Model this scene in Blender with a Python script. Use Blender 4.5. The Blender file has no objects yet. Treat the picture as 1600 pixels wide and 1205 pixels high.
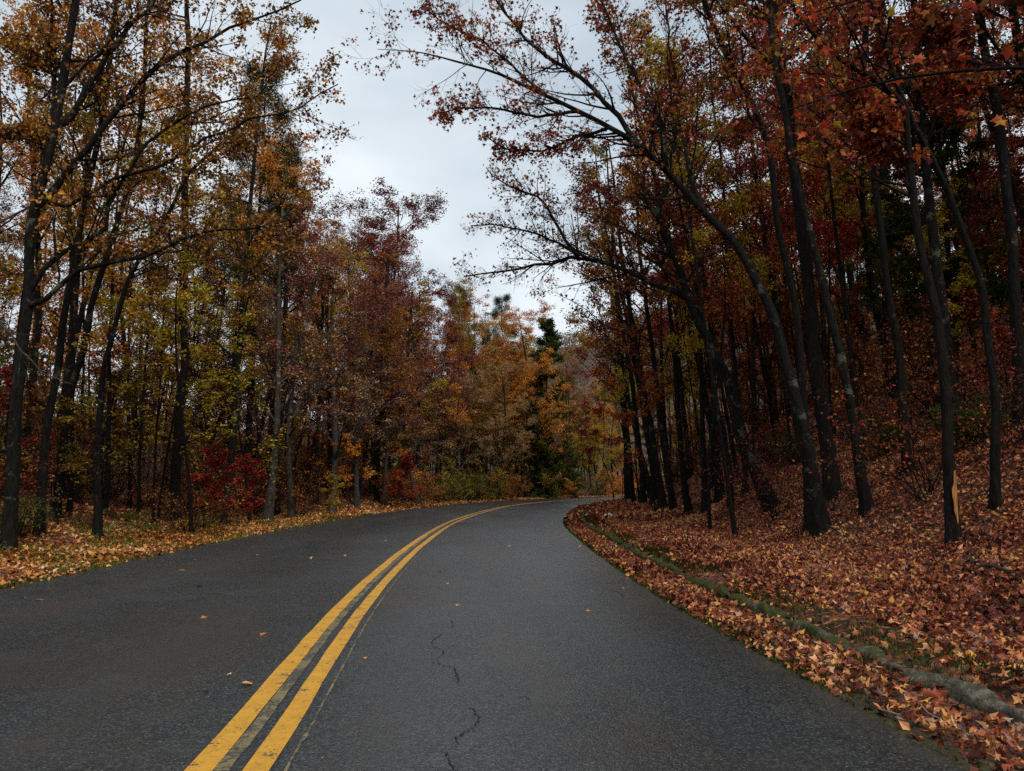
import bpy, math
import numpy as np
sc = bpy.context.scene
COL = sc.collection
rad = math.radians

# ------------------------------------------------------------------ camera, sky, sun, exposure
F_PX, CX, CY, HZ, CAM_H = 1186.0, 800.0, 602.5, 758.0, 1.3
PITCH = math.atan((HZ - CY) / F_PX)
cd = bpy.data.cameras.new('camera')
cd.sensor_fit = 'HORIZONTAL'; cd.sensor_width = 36.0; cd.lens = 36.0 * F_PX / 1600.0
cd.clip_start = 0.05; cd.clip_end = 3000.0
cam = bpy.data.objects.new('camera', cd); COL.objects.link(cam)
cam.location = (0, 0, CAM_H); cam.rotation_euler = (math.pi / 2 + PITCH, 0, 0)
sc.camera = cam

SUN_EL, SUN_AZ = 48.0, 152.0           # azimuth clockwise from +Y
w = bpy.data.worlds.new('World'); sc.world = w; w.use_nodes = True
nt = w.node_tree; nt.nodes.clear()
def wn(t, **k):
    n = nt.nodes.new(t)
    for a, b in k.items(): setattr(n, a, b)
    return n
out = wn('ShaderNodeOutputWorld'); bg = wn('ShaderNodeBackground'); bg.inputs[1].default_value = 0.1
sky = wn('ShaderNodeTexSky', sky_type='NISHITA', sun_disc=False)
sky.sun_elevation = rad(SUN_EL); sky.sun_rotation = rad(SUN_AZ); sky.dust_density = 3.0
tc = wn('ShaderNodeTexCoord'); mp = wn('ShaderNodeMapping'); mp.inputs['Scale'].default_value = (1.0, 1.0, 2.6)
mp.inputs['Rotation'].default_value = (0.25, 0.1, 0.3)
nz = wn('ShaderNodeTexNoise'); nz.inputs['Scale'].default_value = 1.7; nz.inputs['Detail'].default_value = 5.0
nz.inputs['Roughness'].default_value = 0.5; nz.inputs['Distortion'].default_value = 0.3
cr = wn('ShaderNodeValToRGB')
cr.color_ramp.elements[0].position = 0.30; cr.color_ramp.elements[0].color = (0.44, 0.53, 0.61, 1)
cr.color_ramp.elements[1].position = 0.70; cr.color_ramp.elements[1].color = (0.86, 0.92, 0.96, 1)
sca = wn('ShaderNodeVectorMath', operation='SCALE'); sca.inputs['Scale'].default_value = 8.0
mix = wn('ShaderNodeMix', data_type='RGBA'); mix.inputs['Factor'].default_value = 0.9
nt.links.new(tc.outputs['Generated'], mp.inputs[0]); nt.links.new(mp.outputs[0], nz.inputs['Vector'])
nt.links.new(nz.outputs['Fac'], cr.inputs[0]); nt.links.new(cr.outputs[0], sca.inputs[0])
nt.links.new(sky.outputs[0], mix.inputs['A']); nt.links.new(sca.outputs[0], mix.inputs['B'])
nt.links.new(mix.outputs['Result'], bg.inputs[0]); nt.links.new(bg.outputs[0], out.inputs[0])

sd = bpy.data.lights.new('sun', 'SUN'); sd.energy = 1.5; sd.angle = rad(14); sd.color = (1.0, 0.96, 0.9)
so = bpy.data.objects.new('sun', sd); COL.objects.link(so)
_az, _el = rad(SUN_AZ), rad(SUN_EL)
from mathutils import Vector
so.rotation_euler = Vector((math.sin(_az) * math.cos(_el), math.cos(_az) * math.cos(_el), math.sin(_el))).to_track_quat('Z', 'Y').to_euler()
so.location = (0, -20, 60)
vs = sc.view_settings; vs.view_transform = 'Standard'; vs.look = 'None'; vs.gamma = 1.0; vs.exposure = 0.5
vs.use_curve_mapping = False
cy = sc.cycles
cy.max_bounces = 5; cy.diffuse_bounces = 2; cy.glossy_bounces = 2; cy.transmission_bounces = 3; cy.transparent_max_bounces = 4
cy.use_denoising = False
cy.caustics_reflective = False; cy.caustics_refractive = False

# ------------------------------------------------------------------ small helpers
def norm(v): return v / np.maximum(np.linalg.norm(v, axis=-1, keepdims=True), 1e-9)

def make_mesh(name, V, faces, mat=None, smooth=False, tone=None, uv=None):
    """faces: list of (n,k) index arrays; tone: per-face floats in the same order"""
    me = bpy.data.meshes.new(name)
    V = np.asarray(V, dtype=np.float32)
    faces = [np.asarray(f, dtype=np.int32) for f in faces if len(f)]
    me.vertices.add(len(V)); me.vertices.foreach_set('co', V.ravel())
    loops = np.concatenate([f.ravel() for f in faces])
    tot = np.concatenate([np.full(len(f), f.shape[1], np.int32) for f in faces])
    st = np.concatenate([[0], np.cumsum(tot)[:-1]]).astype(np.int32)
    me.loops.add(len(loops)); me.loops.foreach_set('vertex_index', loops)
    me.polygons.add(len(tot)); me.polygons.foreach_set('loop_start', st)
    try: me.polygons.foreach_set('loop_total', tot)
    except Exception: pass
    me.polygons.foreach_set('use_smooth', np.full(len(tot), smooth))
    if uv is not None:
        l = me.uv_layers.new(name='UVMap'); l.data.foreach_set('uv', np.asarray(uv, np.float32)[loops].ravel())
    if tone is not None:
        a = me.attributes.new('tone', 'FLOAT', 'FACE'); a.data.foreach_set('value', np.asarray(tone, np.float32))
    me.update(calc_edges=True); me.validate()
    if mat: me.materials.append(mat)
    return me

def link(name, me, parent=None, loc=None, **props):
    o = bpy.data.objects.new(name, me); COL.objects.link(o)
    if parent is not None: o.parent = parent
    if loc is not None: o.location = loc
    for k, v in props.items(): o[k] = v
    return o

def empty(name, loc, label, cat, group=None, rz=0.0):
    o = bpy.data.objects.new(name, None); COL.objects.link(o); o.location = loc
    o.rotation_euler = (0, 0, rz); o.empty_display_size = 0.3
    o['label'] = label; o['category'] = cat
    if group: o['group'] = group
    return o

# ------------------------------------------------------------------ road line and terrain
CTRL = np.array([(-1.05, -22), (-1.1, -10), (-1.17, 0), (-1.3, 3.7), (-1.4, 4.7), (-1.52, 6), (-1.72, 8.3), (-1.92, 11.9), (-2.1, 17.2),
                 (-2.15, 25.5), (-1.75, 33.5), (-0.7, 44.5), (0.9, 53.5), (3.4, 62), (7.3, 71.5), (13, 81), (21.5, 90), (33, 98),
                 (47, 104), (64, 107), (84, 108), (110, 107)], float)
def resample(P, n, smooth=2):
    P = np.asarray(P, float)
    # Catmull-Rom through the points, then even spacing
    Q = np.vstack([2 * P[0] - P[1], P, 2 * P[-1] - P[-2]])
    o = []
    for i in range(1, len(Q) - 2):
        t = np.linspace(0, 1, 12, endpoint=False)[:, None]
        a, b, c, d = Q[i - 1], Q[i], Q[i + 1], Q[i + 2]
        o.append(0.5 * (2 * b + (c - a) * t + (2 * a - 5 * b + 4 * c - d) * t ** 2 + (3 * b - a - 3 * c + d) * t ** 3))
    o = np.vstack(o + [P[-1:]])
    s = np.concatenate([[0], np.cumsum(np.linalg.norm(np.diff(o, axis=0), axis=1))])
    u = np.linspace(0, s[-1], n)
    return np.stack([np.interp(u, s, o[:, k]) for k in range(o.shape[1])], 1)
NS = 460
CL = resample(CTRL, NS)
for _ in range(6): CL[1:-1] = (CL[:-2] + 2 * CL[1:-1] + CL[2:]) / 4
CS = np.concatenate([[0], np.cumsum(np.linalg.norm(np.diff(CL, axis=0), axis=1))])
CT = norm(np.gradient(CL, axis=0)); CN = np.stack([CT[:, 1], -CT[:, 0]], 1)      # normal to the right
YS = CL[:, 1]
WL = np.interp(CS, [0, 25, 45, 70, 90, 140], [4.45, 4.5, 4.55, 4.2, 4.4, 4.4])
WR = np.interp(CS, [0, 25, 30, 37, 47, 65, 80, 140], [3.35, 3.38, 3.45, 3.65, 3.85, 4.35, 4.5, 4.4])
S0 = float(np.interp(0, YS[:300], CS[:300]))                                       # station of the camera
def pos(s, lat):
    x = np.interp(s, CS, CL[:, 0]) + lat * np.interp(s, CS, CN[:, 0])
    y = np.interp(s, CS, CL[:, 1]) + lat * np.interp(s, CS, CN[:, 1])
    return x, y
def ss(a, b, x):
    t = np.clip((x - a) / (b - a), 0, 1); return t * t * (3 - 2 * t)
def bumps(x, y):
    return (0.10 * np.sin(0.9 * x + 0.4 * y + 1) + 0.08 * np.sin(-0.5 * x + 1.1 * y) + 0.05 * np.sin(2.3 * x - 1.3 * y + 2)
            + 0.03 * np.sin(3.9 * x + 3.1 * y) + 0.35 * np.sin(0.17 * x + 0.21 * y) + 0.25 * np.sin(0.23 * y - 0.2 * x + 2))
def h_lat(s, lat, x, y):
    wl = np.interp(s, CS, WL); wr = np.interp(s, CS, WR)
    r = lat - wr; l = -lat - wl
    zr = np.where(r < 0, -0.05, 0.0) + 0.012 * np.clip(r, 0, 0.85) + ss(0.72, 0.95, r) * 0.10
    zr = zr + 0.07 * np.clip(r - 0.95, 0, 2.2) + 0.56 * np.clip(r - 3.15, 0, 13) * ss(2.6, 6.0, r) + 0.22 * np.clip(r - 16.15, 0, 40)
    zl = np.where(l < 0, -0.05, 0.0) + 0.02 * np.clip(l, 0, 2.5) + 0.15 * np.clip(l - 2.5, 0, 14) + 0.03 * np.clip(l - 16.5, 0, 60)
    z = np.where(lat > 0, zr, zl)
    return z + bumps(x, y) * (ss(1.2, 6.0, np.maximum(r, l)) * 0.75 + 0.03 * ss(0.1, 0.8, np.maximum(r, l)))
def nearest(x, y):
    x = np.atleast_1d(np.asarray(x, float)); y = np.atleast_1d(np.asarray(y, float))
    S = np.empty(len(x)); Lt = np.empty(len(x))
    for a in range(0, len(x), 20000):
        dx = x[a:a + 20000, None] - CL[None, :, 0]; dy = y[a:a + 20000, None] - CL[None, :, 1]
        d2 = dx * dx + dy * dy; i = d2.argmin(1); r = np.arange(len(i))
        S[a:a + 20000] = CS[i] + dx[r, i] * CT[i, 0] + dy[r, i] * CT[i, 1]
        Lt[a:a + 20000] = dx[r, i] * CN[i, 0] + dy[r, i] * CN[i, 1]
    return S, Lt
def H(x, y):
    s, l = nearest(x, y); return h_lat(s, l, np.atleast_1d(x), np.atleast_1d(y))
def ray(px, py):
    a = (px - CX) / F_PX; b = -(py - CY) / F_PX
    return np.array([a, math.cos(PITCH) - b * math.sin(PITCH), math.sin(PITCH) + b * math.cos(PITCH)])
def ground_hit(px, py, tmax=140.0):
    d = ray(px, py); t = np.linspace(2.0, tmax, 1600)
    P = t[:, None] * d[None]; z = CAM_H + P[:, 2]
    hit = np.where(z <= H(P[:, 0], P[:, 1]))[0]
    i = hit[0] if len(hit) else len(t) - 1
    p = P[i]; return np.array([p[0], p[1], float(H(p[0], p[1])[0])])
def at_depth(px, py, Y):
    d = ray(px, py); k = Y / d[1]; return np.array([d[0] * k, Y, CAM_H + d[2] * k])

# ------------------------------------------------------------------ materials
def new_mat(name):
    m = bpy.data.materials.new(name); m.use_nodes = True; m.node_tree.nodes.clear(); return m, m.node_tree
class NB:
    def __init__(s, name):
        s.m, s.t = new_mat(name); s.o = s.n('ShaderNodeOutputMaterial')
    def n(s, typ, ins=None, **k):
        nd = s.t.nodes.new(typ)
        for a, b in k.items(): setattr(nd, a, b)
        for a, b in (ins or {}).items():
            if isinstance(b, bpy.types.NodeSocket): s.t.links.new(b, nd.inputs[a])
            else: nd.inputs[a].default_value = b
        return nd
    def ramp(s, fac, stops, interp='LINEAR'):
        r = s.n('ShaderNodeValToRGB'); s.t.links.new(fac, r.inputs[0]); r.color_ramp.interpolation = interp
        e = r.color_ramp.elements
        while len(e) < len(stops): e.new(0.5)
        for i, (p, c) in enumerate(stops):
            e[i].position = p; e[i].color = (c, c, c, 1) if not hasattr(c, '__len__') else (*c, 1)
        return r.outputs[0]
    def mixc(s, f, a, b):
        m = s.n('ShaderNodeMix', data_type='RGBA')
        for k, v in (('Factor', f), ('A', a), ('B', b)):
            if isinstance(v, bpy.types.NodeSocket): s.t.links.new(v, m.inputs[k])
            else: m.inputs[k].default_value = v if k == 'Factor' else (*v, 1)
        return m.outputs['Result']
    def noise(s, vec, scale, detail=3.0, rough=0.5, dist=0.0):
        return s.n('ShaderNodeTexNoise', {'Vector': vec, 'Scale': scale, 'Detail': detail, 'Roughness': rough, 'Distortion': dist}).outputs['Fac']
    def math(s, op, a, b=0.0, clamp=False):
        m = s.n('ShaderNodeMath', operation=op, use_clamp=clamp)
        for i, v in ((0, a), (1, b)):
            if isinstance(v, bpy.types.NodeSocket): s.t.links.new(v, m.inputs[i])
            else: m.inputs[i].default_value = v
        return m.outputs[0]
    def bsdf(s, color, rough=0.8, bump=None, strength=0.5, dist=0.01, spec=0.5):
        b = s.n('ShaderNodeBsdfPrincipled', {'Roughness': rough, 'Specular IOR Level': spec})
        if isinstance(color, bpy.types.NodeSocket): s.t.links.new(color, b.inputs['Base Color'])
        else: b.inputs['Base Color'].default_value = (*color, 1)
        if bump is not None:
            bn = s.n('ShaderNodeBump', {'Height': bump, 'Strength': strength, 'Distance': dist})
            s.t.links.new(bn.outputs[0], b.inputs['Normal'])
        s.t.links.new(b.outputs[0], s.o.inputs[0]); return b

def leaf_material(name, stops, trans=0.35, gloss=0.0, hue=0.5):
    q = NB(name)
    at = q.n('ShaderNodeAttribute', attribute_name='tone').outputs['Fac']
    oi = q.n('ShaderNodeObjectInfo').outputs['Random']
    oc = q.n('ShaderNodeTexCoord').outputs['Object']
    ns = q.noise(oc, 0.55, 2.0)
    f = q.math('ADD', q.math('MULTIPLY', at, 0.90), q.math('MULTIPLY', q.math('SUBTRACT', ns, 0.5), 1.2))
    f = q.math('ADD', f, q.math('MULTIPLY', oi, 0.10))
    f = q.math('ADD', f, 0.0, clamp=True)
    c = q.ramp(f, stops)
    d = q.n('ShaderNodeBsdfDiffuse', {'Color': c}); t = q.n('ShaderNodeBsdfTranslucent', {'Color': c})
    mx = q.n('ShaderNodeMixShader', {0: trans, 1: d.outputs[0], 2: t.outputs[0]}).outputs[0]
    if gloss:
        g = q.n('ShaderNodeBsdfGlossy', {'Color': (1, 1, 1, 1), 'Roughness': 0.45})
        mx = q.n('ShaderNodeMixShader', {0: gloss, 1: mx, 2: g.outputs[0]}).outputs[0]
    q.t.links.new(mx, q.o.inputs[0]); return q.m

PAL = {
 'maroon': [(0, (.030, .010, .010)), (.3, (.085, .018, .016)), (.6, (.20, .032, .022)), (.85, (.36, .07, .035)), (1, (.45, .16, .05))],
 'red':    [(0, (.05, .009, .009)), (.35, (.20, .018, .015)), (.7, (.48, .040, .026)), (1, (.62, .13, .05))],
 'rust':   [(0, (.05, .020, .010)), (.3, (.16, .050, .018)), (.6, (.33, .11, .025)), (.85, (.48, .20, .04)), (1, (.55, .32, .07))],
 'orange': [(0, (.13, .042, .010)), (.25, (.46, .15, .025)), (.6, (.74, .28, .035)), (1, (.85, .55, .12))],
 'olive':  [(0, (.028, .022, .008)), (.3, (.095, .070, .015)), (.6, (.32, .22, .030)), (.85, (.56, .38, .05)), (1, (.60, .28, .04))],
 'mixed':  [(0, (.030, .014, .008)), (.25, (.12, .040, .016)), (.42, (.22, .075, .020)), (.55, (.17, .115, .018)), (.7, (.42, .16, .025)), (.85, (.66, .38, .05)), (1, (.50, .065, .03))],
 'redmix': [(0, (.025, .010, .008)), (.25, (.10, .024, .014)), (.42, (.30, .036, .022)), (.55, (.20, .095, .020)), (.68, (.50, .060, .030)), (.85, (.52, .24, .035)), (1, (.60, .05, .035))],
 'yellow': [(0, (.14, .11, .012)), (.4, (.40, .29, .025)), (.75, (.62, .43, .03)), (1, (.66, .32, .03))],
 'green':  [(0, (.018, .026, .007)), (.4, (.050, .070, .014)), (.75, (.13, .14, .022)), (1, (.28, .20, .025))],
 'tan':    [(0, (.07, .042, .022)), (.35, (.28, .16, .065)), (.7, (.58, .34, .13)), (1, (.74, .50, .25))],
 'mauve':  [(0, (.06, .024, .022)), (.4, (.22, .070, .055)), (.75, (.42, .15, .10)), (1, (.60, .34, .22))],
}
LM = {k: leaf_material('leaves_' + k, v, 0.30, 0.012) for k, v in PAL.items()}
LM['needles'] = leaf_material('needles', [(0, (.010, .018, .008)), (.5, (.026, .042, .014)), (1, (.06, .075, .02))], 0.15)
LM['cedar'] = leaf_material('cedar_sprays', [(0, (.014, .022, .007)), (.5, (.040, .055, .014)), (1, (.11, .11, .022))], 0.2)
LM['litter'] = leaf_material('litter_red', [(0, (.022, .009, .007)), (.2, (.085, .022, .014)), (.38, (.22, .050, .026)), (.52, (.40, .105, .045)), (.64, (.30, .080, .045)), (.76, (.60, .235, .085)),
                             (.88, (.64, .28, .11)), (.95, (.72, .36, .05)), (1, (.70, .38, .17))], 0.12, 0.01)
LM['litter2'] = leaf_material('litter_ochre', [(0, (.04, .018, .008)), (.2, (.16, .045, .014)), (.4, (.38, .095, .028)), (.55, (.40, .17, .04)), (.7, (.66, .24, .06)), (.85, (.72, .42, .11)),
                              (1, (.78, .50, .32))], 0.12, 0.01)
LM['litter3'] = leaf_material('litter_old', [(0, (.020, .010, .008)), (.4, (.075, .030, .020)), (.7, (.17, .045, .035)), (.9, (.26, .12, .075)), (1, (.40, .26, .19))], 0.1, 0.02)
LM['moss'] = leaf_material('moss_tufts', [(0, (.010, .014, .004)), (.5, (.032, .042, .008)), (1, (.11, .115, .02))], 0.2)
LM['grass'] = leaf_material('grass_blades', [(0, (.020, .030, .006)), (.4, (.075, .11, .015)), (.75, (.17, .21, .03)), (1, (.34, .30, .07))], 0.3)

def bark_material(name, dark, mid, lichen, lt):
    q = NB(name); oc = q.n('ShaderNodeTexCoord').outputs['Object']
    mpv = q.n('ShaderNodeMapping', {'Vector': oc, 'Scale': (1, 1, 0.22)}).outputs[0]
    a = q.noise(mpv, 22.0, 5.0, 0.65, 0.4); b = q.noise(oc, 2.6, 4.0, 0.6)
    c = q.ramp(a, [(.32, dark), (.62, mid), (.8, tuple(x * 1.7 for x in mid))])
    lf = q.ramp(q.math('ADD', q.math('MULTIPLY', b, 0.75), q.math('MULTIPLY', q.noise(oc, 24.0, 3.0), 0.25)), [(lt, 0.0), (lt + .05, 1.0)])
    c = q.mixc(q.math('MULTIPLY', lf, 0.75), c, lichen)
    q.bsdf(c, 0.95, a, 1.0, 0.05, 0.15); return q.m
BARK = bark_material('bark_dark', (.002, .0018, .0015), (.0145, .012, .0095), (.075, .08, .055), .585)
BARK_L = bark_material('bark_lichen', (.003, .0026, .002), (.0155, .0135, .0105), (.10, .11, .075), .57)
BARK_G = bark_material('bark_grey', (.02, .018, .015), (.075, .068, .058), (.26, .26, .22), .58)
BARK_P = bark_material('bark_pine', (.003, .0024, .002), (.0165, .012, .0095), (.06, .06, .04), .62)

def ground_material():
    q = NB('leaf_mould'); g = q.n('ShaderNodeNewGeometry').outputs['Position']
    vo = q.n('ShaderNodeTexVoronoi', {'Vector': g, 'Scale': 13.0, 'Randomness': 1.0}); vcol = q.n('ShaderNodeSeparateColor', {0: vo.outputs['Color']})
    c = q.ramp(vcol.outputs[0], [(0, (.025, .012, .008)), (.35, (.09, .028, .016)), (.6, (.22, .065, .032)), (.85, (.36, .13, .06)), (1, (.48, .24, .12))])
    n1 = q.noise(g, 0.55, 4.0, 0.6); mo = q.ramp(n1, [(.5, 0.0), (.66, 1.0)])
    c = q.mixc(q.math('MULTIPLY', mo, 0.6), c, (.035, .035, .012))
    edge = q.ramp(vo.outputs['Distance'], [(.25, 0.0), (.7, 1.0)])
    c = q.mixc(q.math('MULTIPLY', edge, 0.5), c, (.014, .010, .007))
    off = q.n('ShaderNodeSeparateXYZ', {0: q.n('ShaderNodeUVMap').outputs[0]}).outputs[0]
    dirt = q.ramp(q.math('ADD', q.math('MULTIPLY', off, .5), q.math('MULTIPLY', q.noise(g, 6.0, 4.0, .65), .5)), [(.32, 1.0), (.55, 0.0)])
    dc = q.ramp(q.noise(g, 45.0, 4.0, .7), [(.35, (.012, .010, .006)), (.5, (.028, .030, .010)), (.7, (.075, .065, .040))])
    c = q.mixc(q.math('MULTIPLY', dirt, .92), c, dc)
    q.bsdf(c, 0.9, q.math('SUBTRACT', vcol.outputs[1], vo.outputs['Distance']), 0.9, 0.03, 0.3); return q.m
M_GROUND = ground_material()

def road_material():
    q = NB('asphalt'); uvn = q.n('ShaderNodeUVMap').outputs[0]; g = q.n('ShaderNodeNewGeometry').outputs['Position']
    sx = q.n('ShaderNodeSeparateXYZ', {0: uvn}); lat = sx.outputs[0]; sta = sx.outputs[1]
    base = q.ramp(q.noise(g, 0.45, 4.0, 0.6), [(.3, (.0115, .0132, .0146)), (.7, (.023, .0255, .0275))])
    # aggregate: fine grains, a few pale stones, dark pits
    vo = q.n('ShaderNodeTexVoronoi', {'Vector': g, 'Scale': 90.0}); vc = q.n('ShaderNodeSeparateColor', {0: vo.outputs['Color']})
    base = q.mixc(q.ramp(vc.outputs[0], [(.45, 0.0), (1, .9)]), base, (.098, .100, .097))
    base = q.mixc(q.ramp(vc.outputs[1], [(.0, 1.0), (.40, 0.0)]), base, (.005, .012, .013))
    big = q.n('ShaderNodeTexVoronoi', {'Vector': g, 'Scale': 34.0}); bc = q.n('ShaderNodeSeparateColor', {0: big.outputs['Color']})
    st = q.math('MULTIPLY', q.ramp(bc.outputs[0], [(.88, 0.0), (.92, 1.0)]), q.ramp(big.outputs['Distance'], [(.10, 1.0), (.24, 0.0)]))
    base = q.mixc(q.math('MULTIPLY', st, 0.9), base, (.27, .27, .25))
    # warm stains drifting along the lane, darker oil band between the wheels, grimy mossy edges
    sv = q.n('ShaderNodeMapping', {'Vector': g, 'Scale': (0.5, 0.16, 1)}).outputs[0]
    base = q.mixc(q.math('MULTIPLY', q.ramp(q.noise(sv, 1.7, 5.0, 0.65), [(.46, 0.0), (.62, 1.0)]), 0.62), base, (.052, .038, .027))
    def band(c0, wd):
        return q.math('SUBTRACT', 1.0, q.math('DIVIDE', q.math('ABSOLUTE', q.math('SUBTRACT', lat, c0)), wd), clamp=True)
    base = q.mixc(q.math('MULTIPLY', q.math('MULTIPLY', band(1.75, .75), q.ramp(q.noise(sv, 2.2, 3.0), [(.35, 0.2), (.6, 1.0)])), 0.38), base, (.013, .013, .014))
    base = q.mixc(q.math('MULTIPLY', band(-2.1, .8), 0.22), base, (.013, .013, .014))
    for c0 in (.75, 2.55, -1.1, -3.0):
        base = q.mixc(q.math('MULTIPLY', q.math('MULTIPLY', band(c0, .5), q.ramp(q.noise(sv, 3.0, 4.0, .6), [(.3, 0.1), (.65, 1.0)])), 0.5), base, (.043, .045, .046))
    ed = q.math('ADD', q.ramp(q.math('DIVIDE', lat, 10.0), [(.29, 0.0), (.35, 1.0)]), 0.0)
    base = q.mixc(q.math('MULTIPLY', ed, q.ramp(q.noise(g, 5.0, 5.0, 0.65), [(.35, 0.0), (.62, .7)])), base, (.038, .037, .022))
    base = q.mixc(q.math('MULTIPLY', q.ramp(q.noise(g, 1.6, 6.0, 0.7), [(.5, 0.0), (.72, 1.0)]), 0.4), base, (.060, .062, .060))
    # transverse hair cracks
    cv = q.n('ShaderNodeMapping', {'Vector': g, 'Scale': (0.25, 1.0, 1)}).outputs[0]
    wv = q.n('ShaderNodeTexVoronoi', {'Vector': q.n('ShaderNodeVectorMath', {0: cv, 1: q.n('ShaderNodeTexNoise', {'Vector': g, 'Scale': 1.3, 'Detail': 6.0}).outputs['Color']}, operation='ADD').outputs[0], 'Scale': 0.35}, feature='DISTANCE_TO_EDGE')
    ck = q.math('MULTIPLY', q.ramp(wv.outputs['Distance'], [(.0, 1.0), (.0045, 0.0)]), q.ramp(q.noise(g, 0.35, 2.0), [(.5, 0.0), (.6, 1.0)]))
    base = q.mixc(q.math('MULTIPLY', ck, 0.85), base, (.010, .010, .010))
    h = q.math('ADD', q.math('MULTIPLY', vo.outputs['Distance'], -1.0), q.math('MULTIPLY', q.noise(g, 30.0, 3.0), 0.5))
    rg = q.ramp(q.noise(sv, 1.1, 3.0), [(.3, 0.27), (.7, 0.42)])
    b = q.bsdf(base, 0.5, h, 0.40, 0.006, 0.5); q.t.links.new(rg, b.inputs['Roughness']); return q.m
M_ROAD = road_material()

def paint_material(name, wear, col):
    q = NB(name); g = q.n('ShaderNodeNewGeometry').outputs['Position']
    vo = q.n('ShaderNodeTexVoronoi', {'Vector': g, 'Scale': 95.0}); vc = q.n('ShaderNodeSeparateColor', {0: vo.outputs['Color']})
    c = q.mixc(q.ramp(q.noise(g, 8.0, 5.0, 0.65), [(.3, 0.0), (.7, 1.0)]), col, tuple(x * .72 for x in col))
    c = q.mixc(q.ramp(vc.outputs[0], [(.0, .35), (.35, 0.0)]), c, tuple(x * .45 for x in col))
    f = q.math('ADD', q.math('MULTIPLY', q.noise(g, 38.0, 4.0, 0.7), 0.55), q.math('MULTIPLY', q.noise(g, 5.0, 3.0, 0.6), 0.45))
    c = q.mixc(q.ramp(f, [(wear, 0.0), (wear + .05, 0.9)]), c, (.045, .045, .042))
    q.bsdf(c, 0.62, vo.outputs['Distance'], 0.5, 0.004, 0.4); return q.m
M_YEL = paint_material('yellow_paint', .552, (.70, .345, .030))
M_OLD = paint_material('worn_old_paint', .475, (.24, .185, .085))

def stone_material():
    q = NB('mossy_kerb_stone'); g = q.n('ShaderNodeNewGeometry').outputs['Position']
    y = q.n('ShaderNodeSeparateXYZ', {0: g}).outputs[1]
    a = q.noise(g, 12.0, 6.0, 0.7)
    c = q.ramp(a, [(.32, (.022, .020, .013)), (.5, (.085, .075, .052)), (.72, (.24, .21, .155))])
    # moss has taken the stones from about 6 m on; near ones are mostly bare
    k = q.math('ADD', q.noise(g, 3.2, 5.0, 0.7), q.math('MULTIPLY', q.math('SUBTRACT', y, 8.0), 0.045, clamp=False))
    mo = q.ramp(k, [(.37, 0.0), (.47, 1.0)])
    c = q.mixc(q.math('MULTIPLY', mo, .94), c, q.ramp(q.noise(g, 30.0, 3.0), [(.3, (.014, .018, .005)), (.7, (.075, .085, .012))]))
    q.bsdf(c, 0.95, q.math('ADD', a, q.noise(g, 60.0, 2.0)), 0.9, 0.02, 0.2); return q.m
M_STONE = stone_material()
def plain(name, col, rough=.7, metal=0.0):
    q = NB(name); g = q.n('ShaderNodeTexCoord').outputs['Object']
    c = q.mixc(q.ramp(q.noise(g, 20.0, 4.0), [(.35, 0.0), (.65, 1.0)]), col, tuple(x * .6 for x in col))
    b = q.bsdf(c, rough); b.inputs['Metallic'].default_value = metal; return q.m
M_WIRE = plain('galvanised_steel', (.30, .31, .32), .5, 0.6)
M_CRACK = plain('crack_dirt', (.010, .011, .007), 1.0)
M_STICK = plain('bleached_wood', (.26, .23, .18), .8)
M_WHITE = plain('white_rag', (.72, .70, .64), .8)
M_POST = plain('rusty_stake', (.05, .035, .03), .7)

# ------------------------------------------------------------------ ground, road, markings
def grid_mesh(name, sts, lats, mat, hfun, latfun=None, raw=False):
    S, Lt = np.meshgrid(sts, lats, indexing='ij'); O_ = Lt
    if latfun is not None: Lt = latfun(S, Lt)
    x, y = pos(S, Lt); z = hfun(S, Lt, x, y)
    n, m = S.shape; i = np.arange(n * m).reshape(n, m)
    f = np.stack([i[:-1, :-1], i[:-1, 1:], i[1:, 1:], i[1:, :-1]], -1).reshape(-1, 4)
    return make_mesh(name, np.stack([x, y, z], -1).reshape(-1, 3), [f], mat, True, uv=np.stack([np.abs(O_) if raw else Lt, S], -1).reshape(-1, 2))
sts = np.unique(np.concatenate([np.linspace(0, S0 + 45, 260), np.linspace(S0 + 45, CS[-1], 110)]))
# offsets run from the road edge outward so the edge is a clean line
eo = np.concatenate([[-.25, -.06, 0.0], np.linspace(.12, 1.2, 10), np.linspace(1.5, 6, 14), np.linspace(7, 44, 30)])
right = grid_mesh('ground', sts, eo, M_GROUND, h_lat, lambda S, o: np.interp(S, CS, WR) + o, raw=True)
g1 = link('ground', right, kind='structure', label='leaf covered bank rising to the right of the road')
left = grid_mesh('ground', sts, -np.concatenate([eo, [60, 80]]), M_GROUND, h_lat, lambda S, o: -np.interp(S, CS, WL) + o, raw=True)
left.flip_normals()
g2 = link('ground', left, kind='structure', label='leaf strewn forest floor left of the road')
xs = np.concatenate([np.linspace(-900, -120, 14), np.linspace(-110, 180, 80), np.linspace(190, 900, 12)])
ysg = np.concatenate([np.linspace(-120, -20, 8), np.linspace(-16, 220, 80), np.linspace(230, 1200, 22)])
X, Y = np.meshgrid(xs, ysg, indexing='ij')
sN, lN = nearest(X.ravel(), Y.ravel()); zz = h_lat(sN, lN, X.ravel(), Y.ravel())
far = np.clip((np.abs(lN) - 30) / 60, 0, 1); zz = zz * (1 - far * .4 * (lN < 0)) + 6 * far * (lN > 0) - 0.4 - 3.2 * (np.abs(lN) < 12)
i = np.arange(X.size).reshape(X.shape)
link('terrain', make_mesh('terrain', np.stack([X.ravel(), Y.ravel(), zz], 1),
     [np.stack([i[:-1, :-1], i[1:, :-1], i[1:, 1:], i[:-1, 1:]], -1).reshape(-1, 4)], M_GROUND, True), kind='structure')

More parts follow.
